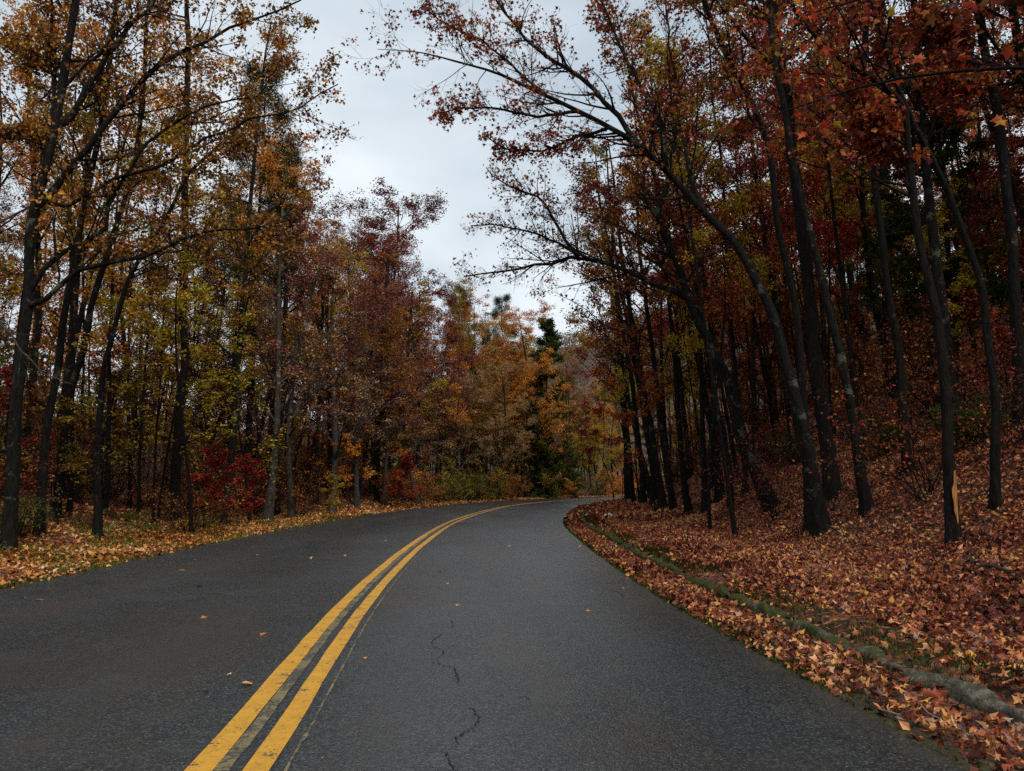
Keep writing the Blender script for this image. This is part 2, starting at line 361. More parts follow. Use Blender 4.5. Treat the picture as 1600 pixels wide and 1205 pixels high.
def crown_h(S, Lt, x, y, up=0.0):
    return 0.0 + up + 0 * x
rl = np.linspace(-1, 1, 21)
def road_lat(S, t): return np.where(t < 0, t * np.interp(S, CS, WL), t * np.interp(S, CS, WR))
rng0 = np.random.default_rng(5)
jit = np.interp(sts, np.linspace(0, CS[-1], 700), rng0.normal(0, .018, 700))
def road_lat_j(S, t):
    j = np.interp(S, sts, jit) * (np.abs(t) > .99)
    return road_lat(S, t) + j
link('road', grid_mesh('road', sts, rl, M_ROAD, crown_h, road_lat_j), kind='structure', label='two lane asphalt road curving right')

ml = link('center_line', None, kind='structure', label='double yellow centre line, worn at its edges')
def stripe(name, a, b, mat, s1, ph):
    st = np.linspace(0, s1, 420); r = np.random.default_rng(ph)
    ja = np.interp(st, np.linspace(0, s1, 900), r.normal(0, .004, 900)); jb = np.interp(st, np.linspace(0, s1, 900), r.normal(0, .004, 900))
    me = grid_mesh(name, st, np.array([0., 1.]), mat, lambda S, L_, x, y: 0.004 + 0 * x,
                   lambda S, t: np.where(t < .5, a + np.interp(S, st, ja), b + np.interp(S, st, jb)))
    return link(name, me, ml)
stripe('yellow_stripe', -.190, -.062, M_YEL, CS[-1], 1)
stripe('yellow_stripe', .075, .198, M_YEL, CS[-1], 2)
stripe('worn_stripe', -.060, .012, M_OLD, S0 + 26, 3)
stripe('worn_stripe', .262, .276, M_OLD, S0 + 16, 4)

def flat_ribbon(name, pix, wid, mat, z=.004, seed=0):
    r = np.random.default_rng(seed)
    P = np.array([ground_hit(*p)[:2] if False else (lambda d: (d[0] * CAM_H / -d[2], d[1] * CAM_H / -d[2]))(ray(*p)) for p in pix])
    # wander between the picked points
    Q = [P[0]]
    for a, b in zip(P[:-1], P[1:]):
        n = 6
        for k in range(1, n + 1): Q.append(a + (b - a) * k / n + (r.normal(0, .010, 2) if k < n else 0))
    P = np.array(Q); T = norm(np.gradient(P, axis=0)); N = np.stack([-T[:, 1], T[:, 0]], 1)
    ww = wid * r.choice([.25, .6, 1.0, 1.8], len(P)); ww[0] = ww[-1] = .001
    V = np.concatenate([np.c_[P + N * ww[:, None] / 2, np.full(len(P), z)], np.c_[P - N * ww[:, None] / 2, np.full(len(P), z)]])
    n = len(P); i = np.arange(n - 1)
    return make_mesh(name, V, [np.stack([i, i + n, i + n + 1, i + 1], 1)], mat)
crk = link('road_crack', None, kind='structure', label='thin broken cracks running along the right lane')
for k, pts in enumerate([[(705, 970), (708, 982)], [(691, 991), (676, 1001), (676, 1009), (690, 1016), (694, 1023), (681, 1030), (689, 1039), (709, 1044), (713, 1053), (716, 1062), (713, 1067), (719, 1071)],
          [(675, 1035), (689, 1039)], [(730, 1105), (742, 1111), (747, 1123), (743, 1133), (744, 1142)], [(734, 1139), (722, 1151), (714, 1156), (711, 1166)],
          [(691, 1173), (701, 1184), (704, 1194), (716, 1204), (722, 1216)], [(812, 1091), (822, 1089), (826, 1094)], [(770, 1090), (786, 1088)],
          [(930, 911), (960, 912), (985, 911)], [(950, 922), (968, 926), (975, 934)], [(380, 934), (400, 933), (520, 842), (600, 848)][:2],
          [(400, 848), (450, 851), (520, 849), (600, 850)]]):
    link('crack', flat_ribbon('crack', pts, .0065 if k < 10 else .008, M_CRACK, seed=k), crk)

# kerb: a low line of mossy stones set back from the asphalt
def noise3(P, k, seed):
    r = np.random.default_rng(seed); o = 0
    for j in range(5):
        d = norm(r.normal(size=3)) * k * r.uniform(.6, 1.8); o = o + np.sin(P @ d + r.uniform(0, 6.28))
    return o / 5
kerb = link('kerb', None, kind='structure', label='low line of cracked mossy kerb stones along the right verge')
s = S0 + 2.6; ki = 0; rk = np.random.default_rng(3)
while s < S0 + 75:
    ln = rk.uniform(1.1, 2.3) if s < S0 + 30 else 3.0
    n = 26 if s < S0 + 14 else 12; st = np.linspace(s, s + ln - rk.uniform(.03, .09), n)
    rise = rk.uniform(-.02, .03); lo = rk.uniform(-.03, .03)
    ang = np.linspace(0, math.pi, 9)
    S_, A_ = np.meshgrid(st, ang, indexing='ij')
    e = 1 - .35 * (np.abs((S_ - s) / ln - .5) * 2) ** 8
    Lt = np.interp(S_, CS, WR) + .74 + lo - .072 * np.cos(A_) * e
    x, y = pos(S_, Lt); z = -.01 + (.108 + rise) * np.sin(A_) ** .6 * e
    P = np.stack([x, y, z], -1).reshape(-1, 3)
    P = P + (noise3(P, 7, 1) * .030 + noise3(P, 22, 2) * .028)[:, None] * np.array([1, .3, 1.1])
    i = np.arange(len(P)).reshape(n, 9); f = np.stack([i[:-1, :-1], i[:-1, 1:], i[1:, 1:], i[1:, :-1]], -1).reshape(-1, 4)
    cap = np.array([i[0], i[-1][::-1]])
    link('kerb_stone', make_mesh('kerb_stone', P, [f, cap], M_STONE, True), kerb); s += ln; ki += 1

# ------------------------------------------------------------------ plant builders
def tubes(P, R, n):
    M, K, _ = P.shape
    T = norm(np.gradient(P, axis=1))
    mean = norm(T.mean(1)); ref = np.where(np.abs(mean[:, 2:3]) > .8, np.array([[1., 0, 0]]), np.array([[0, 0, 1.]]))
    U = norm(np.cross(T, ref[:, None, :])); W = np.cross(T, U)
    a = np.arange(n) * 2 * math.pi / n
    V = P[:, :, None] + R[:, :, None, None] * (np.cos(a)[None, None, :, None] * U[:, :, None] + np.sin(a)[None, None, :, None] * W[:, :, None])
    i = np.arange(M * K * n).reshape(M, K, n); j = np.roll(i, -1, 2)
    f = np.stack([i[:, :-1], j[:, :-1], j[:, 1:], i[:, 1:]], -1).reshape(-1, 4)
    return V.reshape(-1, 3), f
def merge(parts):
    V = []; Fq = []; o = 0
    for v, f in parts:
        V.append(v); Fq.append(f + o); o += len(v)
    return np.concatenate(V), np.concatenate(Fq)
def grow(P, R, n, t0, t1, L, ang, up, wig, K, rr, rng, bias=None, shape=.5, rmin=.002, rmax=1.0, up0=0.0):
    M, Kp, _ = P.shape
    n = np.full(M, n) if np.isscalar(n) else np.asarray(n)
    idx = np.repeat(np.arange(M), n); m = len(idx)
    if m == 0: return np.zeros((0, K, 3)), np.zeros((0, K))
    t = rng.uniform(t0, t1, m); f = t * (Kp - 1); i = np.minimum(f.astype(int), Kp - 2); a = (f - i)[:, None]
    p = P[idx, i] * (1 - a) + P[idx, i + 1] * a; tan = norm(P[idx, i + 1] - P[idx, i])
    r = R[idx, i] * (1 - a[:, 0]) + R[idx, i + 1] * a[:, 0]
    Lp = np.linalg.norm(np.diff(P, axis=1), axis=2).sum(1)[idx] if not callable(L) else None
    ln = (L(t) if callable(L) else Lp * L * (1 - shape * t)) * rng.uniform(.55, 1.25, m)
    q = rng.normal(size=(m, 3)); 
    if bias is not None: q = q + np.asarray(bias)
    q[:, 2] += up0
    q = norm(q - (q * tan).sum(1)[:, None] * tan)
    an = np.radians(rng.uniform(*ang, m))[:, None]
    d = np.cos(an) * tan + np.sin(an) * q
    o = np.empty((m, K, 3)); o[:, 0] = p; st = (ln / (K - 1))[:, None]
    for k in range(1, K):
        d = norm(d + np.array([0, 0, up]) + rng.normal(size=(m, 3)) * wig)
        o[:, k] = o[:, k - 1] + d * st
    rc = np.clip(r * rr, rmin, rmax)[:, None] * np.linspace(1, .25, K)[None]
    return o, rc

KITE = (np.array([(0, 0, 0), (.42, .36, .07), (1, 0, -.10), (.42, -.36, .07)]), [np.array([[0, 3, 2, 1]])])
TRI = (np.array([(0, -.06, 0), (0, .06, 0), (1, 0, -.03)]), [np.array([[0, 1, 2]])])
SPRAY = (np.array([(0, 0, 0), (.4, .2, .03), (1, 0, -.2), (.5, -.24, 0)]), [np.array([[0, 3, 2, 1]])])
_o = [(0, 0), (-.12, .34), (.2, .26), (.36, .62), (.52, .22), (1, 0), (.52, -.22), (.36, -.62), (.2, -.26), (-.12, -.34)]
_mv = np.array([(.3, 0, .06)] + [(a, b, -.35 * b * b - .12 * max(a - .4, 0)) for a, b in _o])
MAPLE = (_mv, [np.array([[0, k + 1 if k < 10 else 1, k] for k in range(1, 11)])])
_rm = np.random.default_rng(8)
def ragged():
    v = _mv.copy(); v[1:, :2] *= _rm.uniform(.55, 1.15, (10, 1)); v[1:, :2] += _rm.normal(0, .05, (10, 2)); v[:, 1] *= _rm.uniform(.6, 1.05)
    v[:, 2] = _rm.uniform(-.7, .2) * v[:, 1] ** 2 + _rm.uniform(-.5, .3) * (v[:, 0] - .3) ** 2 + _rm.normal(0, .04, 11)
    return (v, MAPLE[1])
RAGGED = [ragged() for _ in range(6)]
def ragged_s():
    v = _sv0.copy(); v[:, :2] *= _rm.uniform(.55, 1.2, (6, 1)); v[:, 1] *= _rm.uniform(.55, 1.0); v[:, 2] = _rm.normal(0, .12, 6); return (v, MAPLE_F)
_sv0 = np.array([(0, 0, 0), (.3, .5, -.08), (.48, .2, .02), (1, 0, -.1), (.48, -.2, .02), (.3, -.5, -.08)]); MAPLE_F = [np.array([[0, 5, 4], [0, 4, 2], [0, 2, 1], [2, 4, 3]])]
RAG_S = [ragged_s() for _ in range(5)]
_sv = np.array([(0, 0, 0), (.3, .5, -.08), (.48, .17, .02), (1, 0, -.1), (.48, -.17, .02), (.3, -.5, -.08)])
MAPLE_S = (_sv, [np.array([[0, 5, 4], [0, 4, 2], [0, 2, 1], [2, 4, 3]])])
def leaves(P, size, rng, tmpl=KITE, flat=1.0, droop=0.0, sv=.35, curl=0.0, dirs=None):
    m = len(P); V0, F0 = tmpl
    nrm = norm(rng.normal(size=(m, 3)) + np.array([0, 0, flat])); d = rng.normal(size=(m, 3)) if dirs is None else dirs + rng.normal(size=(m, 3)) * .35
    d[:, 2] -= droop; d = norm(d - (d * nrm).sum(1)[:, None] * nrm); wv = np.cross(nrm, d)
    s = (size * rng.uniform(1 - sv, 1 + sv, m))[:, None, None]
    zc = V0[None, :, 2:3] * (1 + curl * rng.uniform(-1, 3, m))[:, None, None]
    V = P[:, None] + s * (V0[None, :, 0:1] * d[:, None] + V0[None, :, 1:2] * wv[:, None] + zc * nrm[:, None])
    k = len(V0); F = [(f[None] + (np.arange(m) * k)[:, None, None]).reshape(-1, f.shape[1]) for f in F0]
    return V.reshape(-1, 3), F, len(F0[0])
def twig_leaves(TP, n, size, rng, spread=.1, **k):
    M, K, _ = TP.shape; idx = np.repeat(np.arange(M), n); t = rng.uniform(.1, 1, len(idx)) * (K - 1)
    i = np.minimum(t.astype(int), K - 2); a = (t - i)[:, None]
    P = TP[idx, i] * (1 - a) + TP[idx, i + 1] * a + rng.normal(size=(len(idx), 3)) * spread * np.array([1, 1, .6])
    V, F, per = leaves(P, size, rng, **k)
    tw = rng.uniform(0, 1, M)[idx]; tone = np.clip(.62 * rng.uniform(0, 1, len(idx)) + .38 * tw, 0, 1)
    return V, F, np.repeat(tone, per)

def broadleaf(rng, h, r0, nl=16, nb=6, nt=5, nleaf=22, size=.11, t0=.3, ang=(35, 65), spread=.34, up=.06, lean=(0, 0), droop=0., flat=.8, tb=(.2, 1.0), lsp=.12, bare=0.0):
    K = 10; z = np.linspace(0, 1, K)
    T = np.zeros((1, K, 3)); T[0, :, 2] = z * h * .88
    w1, w2 = rng.normal(0, .028 * h, 2)
    T[0, :, 0] = lean[0] * h * z ** 1.5 + w1 * np.sin(z * 4 + rng.uniform(0, 6)); T[0, :, 1] = lean[1] * h * z ** 1.5 + w2 * np.sin(z * 3.4 + rng.uniform(0, 6))
    T[0] -= T[0, 0]; T[0, 0, 2] = -.4
    RT = (r0 * (1 - .82 * z))[None]; RT[0, 0] *= 1.5; RT[0, 1] *= 1.0
    LP, LR = grow(T, RT, nl, t0, .99, lambda t: spread * h * (1.0 - .38 * t), ang, up, .11, 7, .5, rng, rmax=r0 * .5)
    BP, BR = grow(LP, LR, nb, tb[0], tb[1], .5, (30, 60), up * .6, .13, 5, .6, rng, rmin=.005)
    WP, WR_ = grow(BP, BR, nt, .15, 1.0, .55, (25, 60), .02, .16, 3, .6, rng, rmin=.003)
    if bare: 
        keep = rng.uniform(size=len(WP)) > bare; LW = WP[keep]
    else: LW = WP
    V, Fq = merge([tubes(T, RT, 8), tubes(LP, LR, 5), tubes(BP, BR, 3), tubes(WP, WR_, 3)])
    lv, lf, tone = twig_leaves(LW, nleaf, size, rng, lsp, flat=flat, droop=droop)
    return (V, Fq), (lv, lf, tone), T[0]
def pine(rng, h, r0, t0=.55, nl=60, ext=1.0):
    K = 10; z = np.linspace(0, 1, K); T = np.zeros((1, K, 3)); T[0, :, 2] = z * h; T[0, :, 0] = rng.normal(0, .01 * h) * z ** 2; T[0, 0, 2] = -.4
    RT = (r0 * (1 - .85 * z))[None]
    LP, LR = grow(T, RT, nl, t0, .99, lambda t: ext * h * .16 * (1.25 - t), (60, 95), .10, .06, 6, .35, rng, rmax=.08)
    BP, BR = grow(LP, LR, 6, .35, 1, .42, (25, 55), .06, .1, 4, .6, rng, rmin=.006)
    nt_ = 130; tips = BP[:, [2, 3]].reshape(-1, 3); idx = np.repeat(np.arange(len(tips)), 44)
    dirs = norm(rng.normal(size=(len(idx), 3)) + np.array([0, 0, .5]))
    P = tips[idx] + rng.normal(size=(len(idx), 3)) * .20
    V, F, per = leaves(P, .24, rng, tmpl=TRI, flat=0.0, dirs=dirs * 2)
    tone = np.clip(rng.uniform(0, 1, len(idx)) * .7 + .3 * rng.uniform(0, 1, len(tips))[idx], 0, 1)
    return merge([tubes(T, RT, 8), tubes(LP, LR, 4), tubes(BP, BR, 3)]), (V, F, tone), T[0]
def cedar(rng, h, r0, wd=.2, t0=.08):
    K = 8; z = np.linspace(0, 1, K); T = np.zeros((1, K, 3)); T[0, :, 2] = z * h; T[0, 0, 2] = -.4
    RT = (r0 * (1 - .9 * z))[None]
    LP, LR = grow(T, RT, 90, t0, .995, lambda t: wd * h * (1.08 - t) ** .75, (60, 95), .05, .06, 5, .3, rng, rmax=.05)
    BP, BR = grow(LP, LR, 6, .2, 1, .35, (30, 60), -.02, .1, 4, .6, rng, rmin=.004)
    V, F, tone = twig_leaves(BP, 32, .20, rng, .10, tmpl=SPRAY, flat=.8, droop=.5)
    return merge([tubes(T, RT, 7), tubes(LP, LR, 3), tubes(BP, BR, 3)]), (V, F, tone), T[0]
def bush(rng, h, n=14, nleaf=15, size=.075):
    z = np.linspace(0, 1, 6); P = np.zeros((n, 6, 3)); a = rng.uniform(0, 6.28, n); ou = rng.uniform(.3, 1.15, n) * h
    for k in range(6):
        P[:, k, 0] = np.cos(a) * ou * z[k] ** 1.2; P[:, k, 1] = np.sin(a) * ou * z[k] ** 1.2; P[:, k, 2] = h * rng.uniform(.45, 1.15, n) * z[k] - .1
    P += rng.normal(0, .03 * h, P.shape); P[:, 0, 2] = -.1
    R = np.full((n, 6), .014) * np.linspace(1, .3, 6)
    BP, BR = grow(P, R, 7, .25, 1, .5, (25, 65), .03, .15, 4, .6, rng, rmin=.003)
    WP, WR_ = grow(BP, BR, 3, .2, 1, .6, (25, 65), .02, .2, 3, .6, rng, rmin=.002)
    V, F, tone = twig_leaves(WP, nleaf, size, rng, .07, flat=.7)
    return merge([tubes(P, R, 4), tubes(BP, BR, 3), tubes(WP, WR_, 3)]), (V, F, tone), None

def assemble(name, wood, fol, root, bark, lmat, crown='crown', trunk='trunk'):
    a = link(trunk, make_mesh(name + '_wood', wood[0], [wood[1]], bark, True), root)
    b = link(crown, make_mesh(name + '_leaves', fol[0], fol[1], lmat, False, tone=fol[2]), root)
    return a, b

# ------------------------------------------------------------------ generic kinds (one of each built, then copied)
rg = np.random.default_rng(11)
KIND = {}
def mk(key, res, bark, crown='crown', trunk='trunk'):
    wood, fol, _ = res
    KIND[key] = (make_mesh(key + '_wood', wood[0], [wood[1]], bark, True), make_mesh(key + '_leaves', fol[0], fol[1], LM['rust'], False, tone=fol[2]), trunk, crown)
for k in range(5):
    mk('forest%d' % k, broadleaf(rg, [17, 20, 15, 18, 21][k], [.10, .13, .085, .11, .14][k], 18, 6, 5, 17, .088, [.30, .38, .25, .2, .4][k], (30, 58), [.24, .22, .26, .28, .22][k]), BARK if k % 2 else BARK_L)
for k in range(3):
    mk('layered%d' % k, broadleaf(rg, [9, 7, 12][k], [.07, .06, .09][k], 20, 7, 5, 12, .08, [.14, .12, .12][k], (60, 92), [.36, .40, .32][k], up=.015, flat=2.4, lsp=.07), BARK)
for k in range(2):
    mk('twiggy%d' % k, broadleaf(rg, [17, 14][k], [.14, .11][k], 19, 7, 8, 7, .085, .2, (28, 50), .27, bare=.35), BARK_G)
for k in range(3):
    mk('sapling%d' % k, broadleaf(rg, [4.5, 3.2, 6][k], [.022, .017, .03][k], 12, 4, 4, 14, .085, .22, (45, 80), .34, flat=1.6, lsp=.07), BARK)
mk('pole0', broadleaf(rg, 16, .06, 11, 5, 5, 9, .09, .5, (30, 60), .16), BARK)
mk('pole1', broadleaf(rg, 13, .042, 10, 5, 5, 9, .09, .45, (30, 60), .17, lean=(.08, 0)), BARK)
mk('round0', broadleaf(rg, 19, .14, 32, 7, 6, 22, .088, .16, (28, 66), .31, up=.05), BARK)
mk('spray0', broadleaf(rg, 9, .05, 13, 6, 4, 8, .085, .3, (65, 95), .34, up=.0, flat=2.6, lsp=.05), BARK)
mk('pine0', pine(rg, 22, .2), BARK_P); mk('pine1', pine(rg, 19, .17, .45, 40), BARK_P)
mk('cedar0', cedar(rg, 13, .12, .22), BARK_P); mk('cedar1', cedar(rg, 8, .08, .28, .03), BARK_P)
mk('brush0', bush(rg, 2.6, 16, 4, .07), BARK, 'foliage', 'stems'); mk('brush1', bush(rg, 1.6, 14, 5, .07), BARK, 'foliage', 'stems')
mk('shrub0', bush(rg, 1.3), BARK, 'foliage', 'stems'); mk('shrub1', bush(rg, 2.4, 18, 15, .085), BARK, 'foliage', 'stems')

PLACED = []
def put(key, name, x, y, z, rz, scl, pal, label, cat, group=None, bark=None, sz=None):
    wm, lm, tn, cn = KIND[key]
    root = empty(name, (x, y, z), label, cat, group, rz); root.scale = (scl, scl, sz or scl)
    if cat == 'tree' and key[:4] in ('fore', 'pole', 'twig') and y < 75:
        root.rotation_mode = 'ZYX'      # spin about its own axis first, then lean out toward the light over the road
        root.rotation_euler = (float(np.clip(rp.normal(0, .035), -.08, .08)), float(np.clip(rp.normal(-.07 if x > 0 else .035, .05), -.18, .14)), 0)
        root.rotation_mode = 'XYZ'; from mathutils import Euler, Matrix
        m_ = Matrix.Rotation(root.rotation_euler[1], 3, 'Y') @ Matrix.Rotation(root.rotation_euler[0], 3, 'X') @ Matrix.Rotation(rz, 3, 'Z')
        root.rotation_euler = m_.to_euler()
    a = bpy.data.objects.new(tn, wm); b = bpy.data.objects.new(cn, lm)
    for o in (a, b): COL.objects.link(o); o.parent = root
    b.material_slots[0].link = 'OBJECT'; b.material_slots[0].material = LM[pal]
    if bark: a.material_slots[0].link = 'OBJECT'; a.material_slots[0].material = bark
    PLACED.append(root); return root
def project(x, y, z):
    dz = z - CAM_H; c, s_ = math.cos(PITCH), math.sin(PITCH); f = y * c + dz * s_; u = -y * s_ + dz * c
    return CX + F_PX * x / f, CY - F_PX * u / f, f

# ------------------------------------------------------------------ traced trees of the front rows
HERO_XY = []
def hero(name, label, trunk, w0, w1, height, seed, pal, limbs=(), lean=0.0, nl=10, t0=.35, nb=6, nt=5, nleaf=12, size=.085, bias=(0, 0, 0), bark=None,
         spread=2.6, nb_limb=14, tw=(.48, .5), up=.05, bare=0.0, group=None, depth=None, nick=None, flat=.5, base_flare=2.0, tmpl=KITE, ang=(35, 65), droop=.3, lsp=.09):
    rng = np.random.default_rng(seed)
    b = ground_hit(*trunk[0]) if depth is None else at_depth(trunk[0][0], trunk[0][1], depth)
    if depth is not None: b[2] = H(b[0], b[1])[0]
    D = b[1]
    P = [b]
    for (px, py) in trunk[1:]:
        q = at_depth(px, py, D); Yq = D + lean * (q[2] - b[2]); P.append(at_depth(px, py, Yq))
    P = np.array(P)
    if P[-1, 2] < b[2] + height:                                     # carry the trunk on above the frame
        d = norm(P[-1] - P[-3]); d = norm(d + np.array([0, 0, .5])); n = int((b[2] + height - P[-1, 2]) / 2) + 1
        for _ in range(n):
            P = np.vstack([P, P[-1] + d * 2 + rng.normal(0, .12, 3)])
    K = 18
    T = resample(P, K)[None]; T[0, 0, 2] -= .15
    tt = np.linspace(0, 1, K); r0 = w0 / 2 * D / F_PX; r1 = w1 / 2 * D / F_PX
    frac = (P[len(trunk) - 1, 2] - b[2]) / max(P[-1, 2] - b[2], .1)
    RT = np.interp(tt ** .9, [0, frac, 1], [r0, r1, min(r1 * .5, .02) if frac < .99 else r1])[None]; 
    lp, lr = [], []
    for lm in limbs:
        pts, lw0, lw1, drift = lm
        i = np.argmin([abs(project(*q)[0] - pts[0][0]) + abs(project(*q)[1] - pts[0][1]) for q in T[0]])
        Y0 = T[0, i, 1]; Q = []
        a0 = at_depth(*pts[0], Y0)
        for q in pts:
            g = at_depth(*q, Y0); dd = np.linalg.norm(g - a0); Q.append(at_depth(*q, Y0 + drift * dd))
        Q = resample(np.array(Q), 14); Q = Q + np.vstack([np.zeros(3), rng.normal(0, .02, (13, 3))])
        lp.append(Q); lr.append(np.linspace(lw0, lw1, 14) / 2 * Y0 / F_PX)
    hgt = T[0, -1, 2] - T[0, 0, 2]
    TF = resample(T[0], 46); zf = np.linspace(0, 1, 46); RF = np.interp(zf, np.linspace(0, 1, K)[1:], RT[0, 1:])
    TF = TF + np.stack([np.interp(zf, np.linspace(0, 1, 16), rng.normal(0, .25, 16)) * RF * (zf > .03), np.interp(zf, np.linspace(0, 1, 16), rng.normal(0, .25, 16)) * RF * (zf > .03), 0 * zf], 1)
    tv, tf = tubes(TF[None], RF[None], 14)
    ring = tv.reshape(46, 14, 3); c0 = TF[:, None]; th = np.arange(14) * 2 * math.pi / 14
    hz0 = np.linalg.norm(TF - TF[0], axis=1)[:, None]; ph = rng.uniform(0, 6.28)
    mul = 1 + .10 * rng.normal(size=(46, 14)) * .6 + .06 * np.sin(3 * th[None] + ph + hz0 * .8) + (base_flare - 1) * np.exp(-hz0 / .28) * (.55 + .45 * np.cos(4 * th[None] + ph)) + .22 * np.exp(-hz0 / 1.2)
    parts = [((c0 + (ring - c0) * mul[..., None]).reshape(-1, 3), tf)]
    G, GR = grow(T, RT, nl, t0, .99, lambda t: spread * (1.25 - .7 * t), ang, up, .09, 8, .45, rng, bias=bias, rmax=max(r0 * .5, .02))
    parts.append(tubes(G, GR, 5))
    src = [(G, GR, nb)]
    if lp:
        A = np.array(lp); AR = np.array(lr); parts.append(tubes(A, AR, 7)); 
        A2, AR2 = grow(A, AR, nb_limb, .12, .98, .30, (28, 62), .03, .10, 7, .5, rng, shape=.55, rmin=.004)
        parts.append(tubes(A2, AR2, 4)); src.append((A2, AR2, max(nb - 1, 3)))
        A3, AR3 = grow(A, AR, nb_limb, .3, 1.0, .12, (25, 60), .03, .12, 5, .4, rng, shape=.3, rmin=.004)
        parts.append(tubes(A3, AR3, 3)); src.append((A3, AR3, 2))
    W = []
    for q, qr, n_ in src:
        B, BR = grow(q, qr, n_, .15, 1.0, tw[0], (28, 60), .03, .13, 4, .55, rng, rmin=.0035)
        C_, CR = grow(B, BR, nt, .15, 1.0, tw[1], (25, 60), .01, .18, 3, .6, rng, rmin=.0022)
        parts += [tubes(B, BR, 3), tubes(C_, CR, 3)]; W += [C_]
    W = np.concatenate(W)
    if bare: W = W[rng.uniform(size=len(W)) > bare]
    wood = merge(parts); lv = twig_leaves(W, nleaf, size, rng, lsp, flat=flat, droop=droop, tmpl=tmpl)
    root = empty(name, tuple(b), label, 'tree', group)
    if nick: root['nick'] = nick
    off = b[None]
    assemble(name, (wood[0] - off, wood[1]), (lv[0] - off, lv[1], lv[2]), root, bark or BARK, LM[pal])
    HERO_XY.append((b[0], b[1])); return root

ROADW = (-1.2, 0, .1)
# right bank
hero('maple_tree', 'arching maple whose long limb of sparse red leaves hangs over the road',
     [(1286, 832), (1279, 793), (1265, 738), (1252, 679), (1242, 620), (1229, 565), (1215, 510), (1197, 464), (1174, 423), (1156, 387), (1115, 346), (1069, 300), (1045, 270), (1000, 228), (954, 199), (904, 174), (850, 149), (792, 120), (726, 100), (664, 83), (590, 77)],
     23, .8, 1, 21, 'redmix',
     [([(996, 224), (967, 183), (933, 149), (921, 133), (880, 104), (830, 70), (792, 25), (760, -20)], 10, 3, .10),
      ([(1041, 262), (1037, 207), (1016, 158), (1000, 137), (975, 83), (950, 25), (925, -40)], 8, 3, .2),
      ([(1100, 335), (1075, 260), (1062, 180), (1050, 90), (1040, 0)], 8, 3, .3),
      ([(904, 174), (850, 180), (790, 172), (730, 168), (690, 175)], 6, 2, -.1),
      ([(954, 199), (900, 215), (850, 235), (790, 232), (760, 215)], 6, 2, .15),
      ([(850, 149), (800, 100), (750, 62), (700, 38), (660, 10)], 5, 2, .0)],
     nl=34, t0=.5, nb=5, nt=4, nleaf=4, size=.075, spread=1.9, nb_limb=24, tw=(.62, .75), tmpl=MAPLE_S, lean=-.02, bare=.58, bark=BARK_L, droop=1.4, flat=.1, lsp=.06, nick='arching maple')
hero('maple_tree', 'stout leaning tree with a long bare twiggy limb reaching over the far lane',
     [(1210, 795), (1183, 738), (1160, 688), (1147, 620), (1128, 574), (1105, 533), (1087, 496), (1076, 469), (1069, 437), (1055, 405), (1037, 364), (1028, 341), (1034, 320), (1041, 290), (1052, 230), (1055, 150)],
     20, 6, 11, 22, 'rust',
     [([(1076, 469), (1062, 457), (1019, 441), (982, 425), (927, 407), (900, 400), (867, 412), (820, 418), (770, 428), (725, 432)], 10, 2, .05),
      ([(904, 402), (875, 365), (863, 344), (850, 315), (817, 299), (776, 282), (760, 262)], 6, 1.6, .0),
      ([(927, 407), (870, 380), (820, 360), (770, 352), (735, 352)], 5, 1.6, -.1),
      ([(1028, 341), (1010, 314), (1004, 290), (1006, 261), (990, 220)], 8, 3, .1),
      ([(1055, 405), (1000, 370), (950, 345), (905, 330)], 5, 2, .1)],
     nl=12, t0=.45, nb=6, nt=5, nleaf=3, size=.08, spread=2.6, nb_limb=22, tw=(.62, .75), bare=.72, nick='stout leaning tree', bark=BARK_L, tmpl=MAPLE_S, droop=1.0, flat=.2)
hero('oak_tree', 'thickest straight trunk on the right bank, rough barked',
     [(1302, 765), (1294, 738), (1291, 688), (1280, 620), (1268, 483), (1259, 398), (1256, 349), (1246, 282), (1232, 199), (1226, 133), (1216, 83), (1212, 40), (1209, 0)],
     22, 16, 19, 23, 'redmix', nl=18, t0=.5, nb=6, nt=5, nleaf=6, spread=3.4, bark=BARK_P, depth=16.5, nick='thickest trunk')
hero('maple_tree', 'lichen patched trunk leaning left behind the thickest trunk of the right bank',
     [(1357, 802), (1348, 757), (1335, 679), (1321, 610), (1310, 551), (1291, 464), (1273, 391), (1259, 346), (1240, 250), (1222, 150), (1205, 60)],
     16, 9, 15, 24, 'redmix', nl=14, t0=.5, nb=6, nt=5, nleaf=6, spread=3.0, bark=BARK_L, nick='lichen patched trunk')
hero('maple_tree', 'nearest trunk on the right bank, with an orange scar of torn bark near its foot',
     [(1490, 848), (1483, 757), (1478, 665), (1474, 597), (1465, 505), (1451, 446), (1437, 391), (1428, 337), (1424, 299), (1417, 224), (1410, 174), (1402, 147), (1350, 117), (1317, 95), (1285, 70)],
     18, 8, 9, 25, 'redmix', [([(1424, 299), (1405, 240), (1360, 187), (1340, 150)], 8, 3, .1)], nl=14, t0=.5, nb=6, nt=5, nleaf=6, spread=2.6, bark=BARK_P, size=.08, nick='orange scarred trunk')
